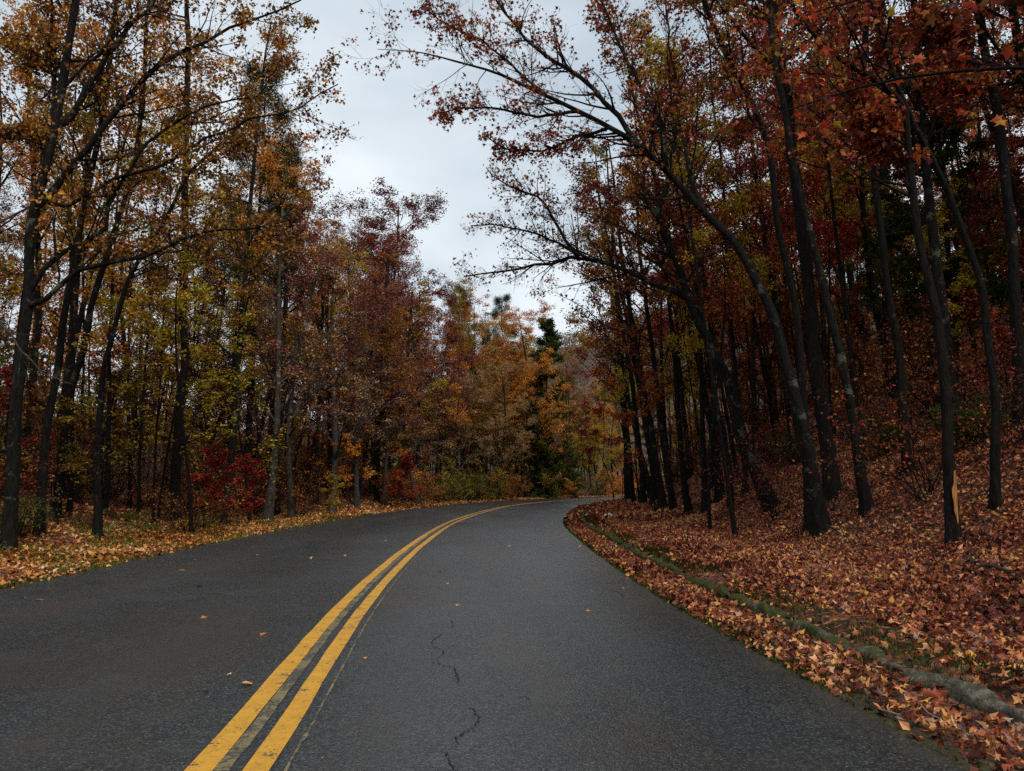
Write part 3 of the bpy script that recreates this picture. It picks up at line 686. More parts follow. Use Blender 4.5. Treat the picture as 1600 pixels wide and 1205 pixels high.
def scar(root, pix, wpx):
    D = root.location.y; P = resample(np.array([at_depth(a, b, D) for a, b in pix]), 9); r0 = wpx / 2 * D / F_PX * 1.27; r = np.random.default_rng(2)
    th = np.radians(np.linspace(-95, -12, 7)); V = []
    for i, p in enumerate(P):
        k = math.sin(math.pi * (i + .6) / 9.6); t = th.mean() + (th - th.mean()) * k * r.uniform(.75, 1.1)
        V += [(p[0] + math.cos(a) * r0, p[1] + math.sin(a) * r0, p[2] + r.normal(0, .006)) for a in t]
    q = NB('torn_orange_bark'); oc = q.n('ShaderNodeTexCoord').outputs['Object']
    mv = q.n('ShaderNodeMapping', {'Vector': oc, 'Scale': (1, 1, .2)}).outputs[0]
    q.bsdf(q.ramp(q.noise(mv, 30.0, 4.0, .6), [(.3, (.10, .04, .012)), (.55, (.42, .17, .035)), (.75, (.60, .30, .08))]), .9)
    i = np.arange(63).reshape(9, 7); f = np.stack([i[:-1, :-1], i[:-1, 1:], i[1:, 1:], i[1:, :-1]], -1).reshape(-1, 4)
    link('bark_scar', make_mesh('bark_scar', np.array(V) - np.array(root.location)[None], [f], q.m, True), root, label='torn orange bark scar')
for o in COL.objects:
    if o.get('nick') == 'orange scarred trunk': scar(o, [(1485, 818), (1483, 785), (1482, 757), (1480, 735)], 18); break
hero('maple_tree', 'slim curved trunk between the orange scarred trunk and the right edge',
     [(1554, 797), (1554, 734), (1552, 665), (1552, 597), (1542, 528), (1536, 460), (1520, 405), (1501, 346), (1483, 300), (1454, 244), (1437, 212), (1419, 174), (1395, 110)],
     13, 8, 12, 26, 'mixed', nl=12, t0=.5, nb=6, nt=5, nleaf=6, spread=2.8)
hero('maple_tree', 'slim dark trunk left of the orange scarred trunk, higher on the bank',
     [(1419, 738), (1412, 665), (1408, 597), (1403, 528), (1394, 474), (1383, 414), (1376, 355), (1371, 300), (1355, 241), (1350, 187), (1350, 144), (1352, 60)],
     13, 9, 15, 27, 'red', nl=14, t0=.5, nb=6, nt=5, nleaf=6, spread=3.0, nick='slim bank trunk')
hero('oak_tree', 'tall trunk by the right edge that forks left near the top of the picture',
     [(1592, 640), (1590, 540), (1583, 437), (1579, 360), (1571, 299), (1566, 236), (1559, 199), (1549, 149), (1541, 100), (1534, 50), (1531, 0)],
     18, 13, 17, 28, 'redmix', [([(1541, 119), (1514, 87), (1494, 65), (1459, 45), (1440, 10)], 10, 5, .1), ([(1545, 140), (1510, 135), (1480, 132), (1455, 120)], 6, 3, .1)],
     nl=14, t0=.5, nb=6, nt=5, nleaf=6, spread=3.0, depth=13.5, nick='right edge trunk')
hero('maple_tree', 'slender trunk bending left beside the thickest trunk of the right bank',
     [(1264, 778), (1258, 690), (1252, 574), (1243, 474), (1227, 391), (1213, 320), (1209, 266), (1196, 212), (1173, 156), (1146, 106), (1123, 60), (1100, 0)],
     13, 8, 14, 29, 'mixed', nl=14, t0=.45, nb=6, nt=5, nleaf=7, spread=2.6, bias=ROADW, depth=15.6)
hero('oak_tree', 'upright mid sized trunk high on the bank between two slim dark trunks',
     [(1396, 592), (1386, 480), (1383, 380), (1380, 300), (1378, 200), (1375, 100)], 17, 12, 16, 30, 'olive', nl=14, t0=.4, nb=6, nt=5, nleaf=9, spread=3.0, size=.1)
hero('maple_tree', 'slim trunk high on the bank behind the lichen patched trunk',
     [(1362, 578), (1345, 500), (1332, 460), (1321, 368), (1314, 300), (1310, 200), (1312, 100)], 11, 8, 16, 31, 'red', nl=14, t0=.35, nb=6, nt=5, nleaf=9, spread=3.0, size=.1)
# slender leaning stems between the bend and the stout leaning tree
stems = [((982, 781), -40, 10, 15, 'green', 'edge of the asphalt at the bend'), ((1004, 788), -52, 9, 15, 'rust', 'thin stake at the bend'), ((1022, 785), -60, 10, 14, 'olive', 'middle of the dark thicket by the bend'),
         ((1036, 795), -66, 11, 14, 'maroon', 'near side of the bend thicket'), ((1054, 796), -60, 10, 15, 'rust', 'bend thicket, slightly up the bank'), ((1077, 802), -48, 10, 15, 'orange', 'foot of the bank, left of the upright one'),
         ((1101, 802), -20, 9, 14, 'rust', 'foot of the bank, upright'), ((1124, 786), -78, 12, 15, 'rust', 'mid bank, swept left with a bowed foot'), ((1141, 792), -64, 8, 13, 'maroon', 'left of the stout leaning tree'),
         ((1165, 770), -30, 8, 15, 'olive', 'behind the stout leaning tree')]
for k, ((bx, by), dx, wd, hh, pl, wh) in enumerate(stems):
    pts = [(bx, by)] + [(bx + dx * (t ** 1.15) + 5 * math.sin(3 * t + k), by - 420 * t) for t in (.1, .25, .4, .6, .8, 1.0)]
    hero('maple_tree', ['slender', 'thin', 'crooked', 'dark slim', 'wiry'][k % 5] + ' stem with ' + {'green': 'green', 'rust': 'rust', 'olive': 'olive', 'maroon': 'dark red', 'orange': 'orange'}[pl] + ' leaves at the ' + wh
         if not wh.startswith(('left', 'behind', 'mid', 'foot', 'bend')) else ['slender', 'thin', 'crooked', 'dark slim', 'wiry'][k % 5] + ' stem with ' + {'rust': 'rust', 'olive': 'olive', 'maroon': 'dark red', 'orange': 'orange'}[pl] + ' leaves, ' + wh,
         pts, wd, wd * .55, hh, 40 + k, pl, nl=14, t0=.35, nb=5, nt=5, nleaf=7, size=.10, spread=2.6, bias=(-.7, 0, .1), nick='bend stems' if k == 3 else None, group='slender leaning stems by the bend')
# left wood
hero('maple_tree', 'large tree at the left edge with long limbs sweeping right over the verge',
     [(13, 858), (17, 799), (20, 732), (23, 666), (27, 616), (32, 566), (37, 517), (41, 477), (46, 394), (62, 315), (79, 249), (87, 199), (100, 125), (110, 54), (120, 0)],
     19, 12, 18, 51, 'mixed',
     [([(60, 322), (79, 299), (104, 270), (137, 232), (166, 191), (199, 154), (232, 120), (270, 89), (315, 66), (357, 46), (415, 25), (470, 0)], 12, 2.5, .0),
      ([(87, 199), (104, 191), (124, 158), (154, 112), (178, 70), (207, 33), (245, 0), (270, -40)], 12, 5, .1),
      ([(42, 480), (70, 469), (104, 436), (145, 415), (187, 409), (232, 400), (282, 377), (324, 363), (390, 357), (450, 345)], 9, 2, -.05),
      ([(46, 456), (75, 415), (124, 382), (166, 361), (178, 300), (215, 245), (260, 200), (330, 165), (400, 150)], 9, 2.5, .1),
      ([(87, 199), (84, 130), (78, 60), (82, 0)], 8, 4, .1), ([(79, 249), (40, 200), (5, 215)], 8, 4, .1), ([(100, 125), (60, 100), (10, 60)], 6, 3, .1),
      ([(62, 315), (110, 320), (180, 280), (250, 262), (300, 230), (380, 190), (460, 170), (530, 130)], 7, 2, .15)],
     nl=16, t0=.45, nb=6, nt=5, nleaf=5, size=.075, spread=2.6, nb_limb=16, tw=(.6, .7), bark=BARK_L, bare=.5, tmpl=KITE, nick='left edge tree')
hero('maple_tree', 'curved slim trunk with pale lichen, third main trunk from the left edge',
     [(153, 840), (151, 799), (151, 716), (156, 649), (159, 600), (166, 560), (179, 520), (188, 480), (207, 423), (232, 382), (257, 344), (282, 299), (299, 265), (332, 236), (380, 190)],
     11, 4, 10, 52, 'mixed', nl=18, t0=.4, nb=6, nt=5, nleaf=8, spread=2.4, bark=BARK_L, bias=(.6, 0, .2), nick='curved lichen trunk')
hero('maple_tree', 'dark trunk leaning right, just right of the large left edge tree',
     [(60, 838), (66, 766), (73, 699), (80, 633), (90, 583), (96, 517), (100, 498), (120, 398), (135, 300), (160, 200), (170, 100)],
     13, 8, 17, 53, 'orange', nl=14, t0=.4, nb=6, nt=5, nleaf=8, spread=3.0)
hero('maple_tree', 'slim trunk leaning right, second behind the large left edge tree',
     [(86, 808), (96, 716), (106, 633), (126, 550), (139, 500), (160, 420), (190, 330), (215, 230), (225, 120)],
     12, 7, 15, 54, 'mixed', nl=14, t0=.35, nb=6, nt=5, nleaf=7, spread=3.0)
hero('maple_tree', 'trunk near the chain-link fence, right behind the large left edge tree',
     [(38, 752), (43, 666), (50, 600), (56, 533), (60, 450), (55, 350), (50, 250)], 12, 8, 17, 55, 'orange', nl=16, t0=.3, nb=6, nt=5, nleaf=8, spread=3.6, size=.1)
hero('pine_tree', 'straight dark pine trunk in the left wood with short whorled side branches',
     [(269, 812), (274, 716), (277, 649), (285, 583), (287, 517), (286, 498), (288, 373), (290, 249), (293, 166), (294, 80), (293, 0)],
     15, 8, 19, 56, 'rust', nl=26, t0=.3, nb=5, nt=4, nleaf=8, spread=2.2, ang=(70, 95), bark=BARK_P, nick='dark pine trunk')
hero('maple_tree', 'mottled trunk at the verge with the patch of red leaves beside it',
     [(350, 823), (357, 766), (363, 699), (367, 649), (368, 600), (375, 550), (377, 500), (385, 400), (392, 300), (400, 220)],
     11, 6, 15, 57, 'mixed', nl=16, t0=.3, nb=6, nt=5, nleaf=11, spread=3.0, bark=BARK_L, nick='mottled trunk')
hero('maple_tree', 'dark trunk with pale thin stems at its foot, right of the patch of red leaves',
     [(433, 808), (434, 716), (439, 633), (443, 566), (446, 500), (450, 400), (452, 330)], 10, 6, 11, 58, 'mauve', nl=16, t0=.3, nb=6, nt=5, nleaf=9, spread=3.0, size=.1)
hero('maple_tree', 'dark trunk behind the low orange and yellow branches in the left wood',
     [(492, 790), (496, 700), (498, 633), (502, 520), (506, 420)], 9, 5, 11, 59, 'mixed', nl=16, t0=.3, nb=6, nt=5, nleaf=9, spread=3.2, size=.11)
hero('maple_tree', 'dark trunk left of the bright red shrub in the left wood',
     [(589, 785), (592, 666), (595, 616), (600, 500), (606, 400)], 8, 5, 11, 60, 'maroon', nl=18, t0=.3, nb=6, nt=5, nleaf=10, spread=3.6, size=.12)
for k, (bx, by, wd, dx, pl) in enumerate([(108, 803, 7, 6, 'olive'), (163, 803, 8, 14, 'orange'), (201, 796, 6, 4, 'rust'), (217, 803, 5, 16, 'olive'), (241, 818, 4, 12, 'yellow'),
                                      (122, 790, 5, 8, 'rust'), (418, 806, 4, 4, 'tan'), (512, 792, 7, 3, 'rust'), (655, 784, 4, 2, 'olive'), (629, 786, 6, 14, 'mauve')]):
    pts = [(bx, by)] + [(bx + dx * t + 3 * math.sin(4 * t + k), by - 330 * t) for t in (.12, .3, .5, .75, 1.0)]
    lab = ['sapling trunk right of the two slim leaning trunks by the left edge', 'twin of the curved lichen trunk, just behind it on the left', 'straight thin pole left of the dark pine trunk',
           'thin pole leaning right, nearest the dark pine trunk', 'very thin sapling at the verge before the dark pine trunk', 'thin pole between the leaning trunks and the curved lichen trunk',
           'pale thin stem beside the dark trunk right of the red leaves', 'slim trunk above the yellow sapling in the left wood', 'thin trunk right of the bright red shrub', 'leaning trunk behind the bright red shrub'][k]
    hero('maple_tree', lab, pts, wd, wd * .6, 11, 70 + k, pl, nl=12, t0=.35, nb=5, nt=4, nleaf=10, size=.1, spread=2.2)

# near maple at the right, its trunk outside the frame, one low bough of big red leaves reaching in
def near_maple():
    rng = np.random.default_rng(77)
    bx, by = 6.4, 4.6; bz = float(H(bx, by)[0])
    T = resample(np.array([(bx, by, bz - .2), (bx - .1, by, bz + 2), (bx - .3, by + .1, bz + 4.2), (bx - .3, by + .2, bz + 7), (bx - .1, by + .1, bz + 11)]), 12)[None]
    RT = np.linspace(.14, .03, 12)[None]
    A = [resample(np.array(q), 12) for q in (
        [(6.1, 4.7, bz + 3.4), (5.2, 5.6, 4.55), (4.3, 6.1, 4.85), (3.4, 6.5, 4.95), (2.4, 6.8, 4.75)],
        [(6.1, 4.7, bz + 3.9), (5.3, 5.3, 5.2), (4.4, 5.9, 5.6), (3.4, 6.4, 5.75), (2.7, 6.8, 5.75)],
        [(6.2, 4.7, bz + 4.3), (5.7, 5.3, 5.6), (5.0, 5.9, 6.0), (4.2, 6.4, 6.1)])]
    A = np.array(A); AR = np.tile(np.linspace(.03, .006, 12), (3, 1))
    B, BR = grow(A, AR, np.array([12, 12, 6]), .25, 1, .28, (30, 65), .02, .1, 6, .5, rng, rmin=.004)
    C_, CR = grow(B, BR, 4, .2, 1, .5, (30, 60), 0, .15, 4, .6, rng, rmin=.0025)
    U, UR = grow(T, RT, 14, .6, 1, lambda t: 2.6 * (1.2 - .6 * t), (35, 60), .05, .1, 6, .4, rng)
    wood = merge([tubes(T, RT, 10), tubes(A, AR, 6), tubes(B, BR, 4), tubes(C_, CR, 3), tubes(U, UR, 4)])
    root = empty('maple_tree', (bx, by, bz), 'near maple whose low bough of big red leaves hangs at the upper right', 'tree')
    off = np.array([[bx, by, bz]])
    link('trunk', make_mesh('near_maple_wood', wood[0] - off, [wood[1]], BARK, True), root)
    tips = np.concatenate([C_[:, [1, 2, 3]].reshape(-1, 3), B[:, [4, 5]].reshape(-1, 3)]); u = []
    for p in tips:
        q = project(*p)
        if (-40 < q[1] < 200 or (q[0] > 1480 and q[1] < 300)) and 1020 < q[0] < 1640: u.append(p)
    u = np.array(u); rng.shuffle(u)
    lv = leaves(tips[rng.integers(0, len(tips), 320)] + rng.normal(0, .07, (320, 3)), .085, rng, tmpl=MAPLE, flat=.6, droop=.5)
    crown = link('crown', make_mesh('near_maple_leaves', lv[0] - off, lv[1], LM['redmix'], False, tone=np.repeat(rng.uniform(0, 1, 320), lv[2])), root)
    protos = []
    for pal, n in (('red', 3), ('maroon', 1), ('orange', 1), ('yellow', 1)):
        for k in range(n):
            V = RAGGED[rng.integers(0, 6)][0].copy() * np.array([1, 1.15, .8])
            protos.append(make_mesh('leaf', V * np.array([1, rng.uniform(.8, 1.1), 1]), MAPLE[1], LM[pal], False, tone=np.full(10, rng.uniform(.45, .95))))
    import mathutils
    for p in u[:170]:
        o = bpy.data.objects.new('leaf', protos[rng.choice(len(protos), p=[.27, .27, .2, .14, .08, .04])]); COL.objects.link(o); o.parent = crown
        o.location = tuple(p + rng.normal(0, .04, 3) - off[0]); o.scale = (.1 * rng.uniform(.6, 1.2),) * 3
        o.rotation_euler = (rng.normal(0, .6), rng.normal(.5, .5), rng.uniform(0, 6.28))
near_maple()

# ------------------------------------------------------------------ the wood behind: copies of the generic kinds
CNAME = {'maroon': 'maroon', 'red': 'red', 'rust': 'rust', 'orange': 'orange', 'olive': 'olive', 'yellow': 'yellow', 'green': 'green', 'tan': 'tan', 'mauve': 'mauve', 'mixed': 'brown-orange', 'redmix': 'red-brown'}
rp = np.random.default_rng(2024)
occ = [tuple(p) for p in HERO_XY]
def free(x, y, d):
    return all((x - a) ** 2 + (y - b_) ** 2 > d * d for a, b_ in occ)
def zone_label(side, row):
    return side
def scatter(n, s0, s1, a0, a1, side, kinds, pals, gap, name, text, group, cat='tree', scl=(.85, 1.15), pw=1.0):
    k = 0; tries = 0
    while k < n and tries < n * 40:
        tries += 1
        s_ = S0 + rp.uniform(s0, s1); off = a0 + (a1 - a0) * rp.uniform() ** pw
        lat = (np.interp(s_, CS, WR) + off) if side > 0 else -(np.interp(s_, CS, WL) + off)
        x, y = pos(s_, lat); x = float(x); y = float(y)
        if y < 3 or abs(x) > y * .95 + 6: continue
        if not free(x, y, gap): continue
        z = float(h_lat(s_, lat, x, y)) - .05; occ.append((x, y))
        p = pals[rp.choice(len(pals))]; kd = kinds[rp.choice(len(kinds))]
        sc_ = rp.uniform(*scl); put(kd, name, x, y, z, rp.uniform(0, 6.28), sc_ * (1.3 if kd[:4] in ('fore', 'twig') else 1.0), p, text % CNAME.get(p, 'green'), cat, group, sz=sc_ * rp.uniform(.85, 1.1))
        k += 1
# left wood
FK = ['forest%d' % k for k in range(5)]
LP_ = ['mixed', 'olive', 'rust', 'orange', 'mixed', 'yellow', 'maroon', 'rust']
RP_ = ['redmix', 'mixed', 'red', 'redmix', 'maroon', 'yellow', 'redmix']
scatter(40, 12, 60, 3.2, 12, -1, FK[:3] + ['twiggy0', 'pole0', 'pole1', 'pole0', 'pole1'], LP_, 1.7, 'forest_tree', 'slender tree with %s leaves in the front of the left wood', 'trees in the front of the left wood')
scatter(60, 14, 90, 11, 32, -1, FK + ['layered2', 'pole0'], LP_, 2.3, 'forest_tree', 'tree with %s leaves deep in the left wood', 'trees deep in the left wood')
# outer side of the bend, straight ahead
scatter(34, 40, 92, 2.5, 9, -1, ['forest2', 'forest3', 'layered2', 'twiggy1', 'forest0'], ['orange', 'olive', 'mauve', 'rust', 'mixed', 'olive', 'maroon'], 2.0, 'roadside_tree', 'bushy tree with %s leaves along the outside of the bend', 'trees along the outside of the bend', scl=(.66, 1.0))
scatter(24, 55, 120, 8, 26, -1, FK, ['rust', 'olive', 'orange', 'mixed'], 2.8, 'forest_tree', 'tree with %s leaves behind the outside of the bend', 'trees behind the outside of the bend', scl=(.5, .72))
# right bank
scatter(105, 12.5, 62, 2.9, 13, 1, FK[:1] + ['pole0', 'pole1', 'pole1', 'pole0', 'pole1', 'pole0', 'sapling2'], RP_, 1.15, 'forest_tree', 'slim tree with %s leaves among the front trunks of the right bank', 'slim trees on the front of the right bank')
scatter(60, 8, 80, 12, 34, 1, FK + ['pole0', 'pole0'], RP_, 2.3, 'forest_tree', 'tree with %s leaves high on the wooded right bank', 'trees high on the right bank')
scatter(16, 62, 110, 3, 16, 1, FK + ['pole0'], ['rust', 'olive', 'orange'], 2.6, 'forest_tree', 'tree with %s leaves on the inside of the far bend', 'trees inside the far bend', scl=(.5, .75))

def scatter_xy(n, x0, x1, y0, y1, kinds, pals, gap, name, text, group, scl=(.85, 1.1)):
    k = 0; tries = 0
    while k < n and tries < n * 40:
        tries += 1; x = float(rp.uniform(x0, x1)); y = float(rp.uniform(y0, y1))
        s_, l_ = nearest(x, y)
        if abs(l_[0]) < 12 or not free(x, y, gap) or abs(x) > y * .8 + 6: continue
        occ.append((x, y)); p = pals[rp.choice(len(pals))]; kd = kinds[rp.choice(len(kinds))]; sc_ = rp.uniform(*scl)
        put(kd, name, x, y, float(H(x, y)[0]) - .1, rp.uniform(0, 6.28), sc_ * 1.3, p, text % CNAME.get(p, 'green'), 'tree', group, sz=sc_); k += 1
def back_wood(n, x0, x1, y0, y1, pal, label, seed, hmin=11, hmax=18):
    """a far-off wood that reads as one mass: trunks and leaf clumps in one mesh"""
    r = np.random.default_rng(seed); x = r.uniform(x0, x1, n); y = r.uniform(y0, y1, n); s_, l_ = nearest(x, y); k = np.abs(l_) > (14 if y0 > 0 else 11); x, y = x[k], y[k]; n = len(x)
    z = H(x, y) - .3; h = r.uniform(hmin, hmax, n); t = np.linspace(0, 1, 5)
    P = np.stack([x[:, None] + r.normal(0, .3, (n, 5)), y[:, None] + 0 * t, z[:, None] + h[:, None] * t], -1); R_ = (r.uniform(.07, .15, n)[:, None] * (1 - .8 * t))
    B, BR = grow(P, R_, 13, .06, 1, .28, (30, 65), .05, .12, 3, .4, r, shape=.4, rmin=.012)
    W, WR_ = grow(B, BR, 5, .2, 1, .5, (30, 65), .03, .15, 2, .5, r, rmin=.008)
    wood = merge([tubes(P, R_, 5), tubes(B, BR, 3)])
    lv = twig_leaves(W, 6, .27, r, .22, flat=.6)
    root = link('back_wood', None, kind='stuff', label=label)
    link('trunks', make_mesh('back_wood_trunks', wood[0], [wood[1]], BARK, True), root, kind='stuff')
    link('crowns', make_mesh('back_wood_leaves', lv[0], lv[1], LM[pal], False, tone=lv[2]), root, kind='stuff')
back_wood(110, -45, 75, 100, 165, 'mixed', 'dense autumn wood closing the view beyond the bend', 1)
back_wood(110, -80, -30, 26, 110, 'mixed', 'deepest part of the left wood', 2)
back_wood(240, -70, -21, 20, 112, 'mixed', 'low thicket in the depth of the left wood', 5, 2.5, 10)
back_wood(90, -30, 60, 98, 150, 'olive', 'low thicket beyond the bend', 6, 2.5, 7)
back_wood(60, 12, 36, -24, 7, 'redmix', 'unseen wood on the right bank beside and behind the camera, added for shade', 7, 8, 14)  # wood carried on out of view, added to keep sun off the bank
back_wood(90, 18, 50, 14, 90, 'redmix', 'low thicket high on the right bank', 8, 2, 5)
back_wood(150, 26, 66, 14, 100, 'redmix', 'wood along the top of the right bank', 3, 6, 14)

def spot(px, py, key, pal, scl, name, label, cat, group=None, depth=None, sz=None, nick=None):
    if depth is None: p = ground_hit(px, py)
    else:
        d = ray(px, HZ); p = d * (depth / d[1]); p = np.array([p[0], p[1], float(H(p[0], p[1])[0])])
    occ.append((p[0], p[1]))
    if key == 'round0': sz = scl; scl = scl * 1.28
    o = put(key, name, p[0], p[1], p[2] - .03, rp.uniform(0, 6.28), scl, pal, label, cat, group, sz=sz)
    if nick: o['nick'] = nick
    return o
# picked individuals
spot(385, 0, 'pine1', 'needles', 1.08, 'pine_tree', 'dark pine behind the roadside trees at the upper left', 'tree', depth=34)
spot(420, 0, 'pine0', 'needles', .88, 'pine_tree', 'dark pine right of the upper left pine, its top below the twigs', 'tree', depth=40)
spot(715, 0, 'pine0', 'needles', 1.12, 'pine_tree', 'round topped pine against the sky left of the gap above the road', 'tree', depth=98)
spot(785, 0, 'pine1', 'needles', 1.30, 'pine_tree', 'pine against the sky just right of the round topped pine', 'tree', depth=104)
spot(760, 0, 'pine0', 'needles', 1.02, 'pine_tree', 'low pine top between the two pines against the sky', 'tree', depth=112)
spot(855, 0, 'cedar0', 'cedar', 1.36, 'cedar_tree', 'conical dark green cedar above the far bend', 'tree', depth=74, nick='conical green cedar')
spot(893, 0, 'cedar1', 'green', .80, 'cedar_tree', 'low green evergreen at the end of the road', 'tree', depth=80, sz=.62)
spot(852, 0, 'cedar1', 'cedar', .8, 'cedar_tree', 'dark evergreen left of the low green one at the road end', 'tree', depth=74, sz=1.0)
spot(1510, 0, 'cedar0', 'cedar', .8, 'cedar_tree', 'dark cedar high on the bank at the right, behind the scarred trunk', 'tree', depth=20, nick='bank cedar')
spot(1300, 0, 'pine1', 'needles', 1.0, 'pine_tree', 'pine in the gap right of the thickest trunk', 'tree', depth=40)
spot(585, 0, 'round0', 'maroon', 1.36, 'maple_tree', 'tall round dark red maple crown standing against the sky left of centre', 'tree', depth=58, nick='round red maple')
spot(628, 0, 'round0', 'maroon', .84, 'maple_tree', 'dark red maple crown sloping down right of the tall round one', 'tree', depth=63)
spot(560, 0, 'round0', 'mauve', 1.12, 'maple_tree', 'mauve red crown leaning against the tall round dark red maple', 'tree', depth=56)
spot(596, 0, 'forest3', 'maroon', 1.3, 'maple_tree', 'dark red crown right behind the tall round dark red maple', 'tree', depth=62)
spot(545, 0, 'twiggy0', 'mauve', 1.1, 'maple_tree', 'thin mauve crown left of the tall round dark red maple', 'tree', depth=50)
spot(600, 0, 'twiggy1', 'mauve', 1.0, 'roadside_tree', 'half bare grey twigged tree below the tall round dark red maple', 'tree', depth=44)
spot(690, 0, 'twiggy1', 'tan', .9, 'roadside_tree', 'half bare grey twigged tree left of the orange crown above the far bend', 'tree', depth=62)
spot(812, 0, 'round0', 'orange', 1.02, 'maple_tree', 'orange crowned tree in the middle above the far bend', 'tree', depth=72, nick='middle orange tree')
spot(745, 0, 'round0', 'orange', .98, 'maple_tree', 'orange crown left of the middle one above the far bend', 'tree', depth=72)
spot(778, 0, 'round0', 'tan', .66, 'roadside_tree', 'tan leaved tree under the orange crowns', 'tree', depth=64)
spot(700, 0, 'round0', 'mauve', .74, 'maple_tree', 'mauve red crown left of the orange crowns', 'tree', depth=66)
spot(935, 0, 'round0', 'yellow', .56, 'roadside_tree', 'olive yellow tree at the end of the road', 'tree', depth=90, nick='olive road-end tree')
spot(965, 0, 'layered0', 'orange', .75, 'roadside_tree', 'small orange tree where the road leaves the picture', 'tree', depth=92)
spot(905, 0, 'round0', 'olive', .56, 'roadside_tree', 'olive crown right of the conical cedar', 'tree', depth=94)
spot(305, 0, 'spray0', 'yellow', .98, 'beech_tree', 'understorey tree with flat sprays of yellow green leaves in the left wood', 'tree', depth=20, nick='yellow-green tree')
spot(250, 0, 'spray0', 'yellow', .9, 'beech_tree', 'understorey tree of thin yellow green sprays left of the dark pine trunk', 'tree', depth=23)
spot(395, 0, 'spray0', 'yellow', 1.0, 'beech_tree', 'yellow leaved understorey tree right of the largest flat sprays', 'tree', depth=27)
spot(95, 0, 'sapling0', 'olive', .75, 'sapling', 'olive sapling between the trunks near the left edge', 'sapling', depth=17)
spot(320, 0, 'sapling1', 'red', .80, 'sapling', 'red sapling beside the mottled trunk', 'sapling', depth=21)
spot(372, 0, 'sapling1', 'red', .78, 'sapling', 'red sapling right of the mottled trunk', 'sapling', depth=25)
spot(545, 0, 'sapling0', 'orange', .9, 'sapling', 'orange and yellow sapling in front of the dark left wood', 'sapling', depth=37, nick='orange-yellow sapling')
spot(515, 0, 'sapling1', 'yellow', .6, 'sapling', 'yellow sapling low in the left wood', 'sapling', depth=33)
spot(622, 0, 'sapling1', 'red', 1.05, 'shrub', 'bright red shrub at the edge of the left wood', 'shrub', depth=42, nick='bright red shrub')
spot(1110, 0, 'pole1', 'yellow', .78, 'beech_tree', 'bright yellow leaved tree on the bank behind the arching maple', 'tree', depth=24, nick='bright yellow tree')
spot(960, 0, 'sapling2', 'red', 1.3, 'sapling', 'tall red sapling leaning out over the bend', 'sapling', depth=50, nick='tall red sapling')
for (px, dp, ky, pl, sc_, sz_, lb) in [(460, 31, 'twiggy1', 'mauve', 1.05, .85, 'grey twigged tree over the dark trunk right of the red leaves'), (520, 36, 'twiggy0', 'tan', 1.0, .8, 'pale twigged tree above the yellow sapling'),
        (560, 41, 'twiggy1', 'mauve', 1.15, .85, 'pale twigged tree above the orange sapling'), (655, 50, 'twiggy0', 'tan', 1.0, .7, 'wide pale twigged tree above the bright red shrub'),
        (640, 56, 'twiggy1', 'maroon', 1.2, .9, 'dark red thin crown behind the bright red shrub'), (720, 62, 'twiggy1', 'tan', 1.0, .75, 'pale spreading tree over the verge before the bend'), (775, 66, 'twiggy1', 'olive', .95, .7, 'olive twiggy tree drooping over the outside of the bend'),
        (420, 29, 'twiggy0', 'mixed', 1.0, .95, 'thin crowned tree by the pale stems of the left wood')]:
    spot(px, 0, ky, pl, sc_ * 1.15, 'roadside_tree', lb, 'tree', depth=dp, sz=sz_)
for k, (px, dp, ky, pl, sc_, lb) in enumerate([(300, 20, 'brush1', 'mixed', .8, 'brown shrub at the foot of the dark pine trunk'), (470, 31, 'brush0', 'mixed', .7, 'brown shrub behind the verge, left of the yellow sapling'), (640, 45, 'shrub1', 'rust', .8, 'rust shrub right of the bright red one'), (690, 52, 'shrub1', 'olive', .9, 'olive shrub by the verge left of the bend'),
        (735, 60, 'shrub1', 'green', .9, 'green shrub by the verge before the bend'), (785, 66, 'shrub1', 'rust', .9, 'rust shrub at the outside of the bend'), (830, 74, 'shrub1', 'olive', 1.0, 'olive shrub left of the dark evergreens'),
        (925, 86, 'shrub1', 'green', 1.0, 'green shrub right of the low evergreen'), (955, 90, 'shrub1', 'orange', 1.0, 'orange shrub at the end of the road'), (975, 93, 'shrub1', 'rust', 1.0, 'rust shrub beside the end of the road'),
        (30, 15, 'brush1', 'green', .6, 'low green shrub at the foot of the large left edge tree'),
        (1400, 17, 'shrub0', 'cedar', .6, 'dark shrub on the right bank'), (1250, 22, 'shrub0', 'cedar', .6, 'dark shrub behind the arching maple'), (1520, 14, 'shrub0', 'cedar', .7, 'dark shrub on the bank right of the scarred trunk')]):
    spot(px, 0, ky, pl, sc_, 'shrub', lb, 'shrub', depth=dp)

# understorey filling the dark of the wood
scatter(90, 12, 85, 4.2, 20, -1, ['sapling0', 'sapling1', 'sapling2', 'layered1', 'layered0', 'sapling2'], ['mixed', 'rust', 'olive', 'maroon', 'mixed', 'green', 'red'], 1.2, 'sapling', 'understorey sapling with %s leaves inside the left wood', 'understorey saplings in the left wood', 'sapling', (.8, 1.2))
scatter(64, 14, 62, 7, 24, 1, ['sapling0', 'sapling2', 'layered1', 'sapling1', 'sapling2', 'layered1'], ['redmix', 'rust', 'maroon', 'green'], 1.2, 'sapling', 'understorey sapling with %s leaves on the right bank', 'understorey saplings on the right bank', 'sapling', (.8, 1.2))
scatter(34, 44, 96, 1.6, 6, -1, ['shrub1', 'sapling1', 'layered1', 'sapling0'], ['green', 'olive', 'rust', 'green', 'orange'], 1.0, 'shrub', 'shrub with %s leaves along the outside of the bend', 'shrubs along the outside of the bend', 'shrub', (.7, 1.1))

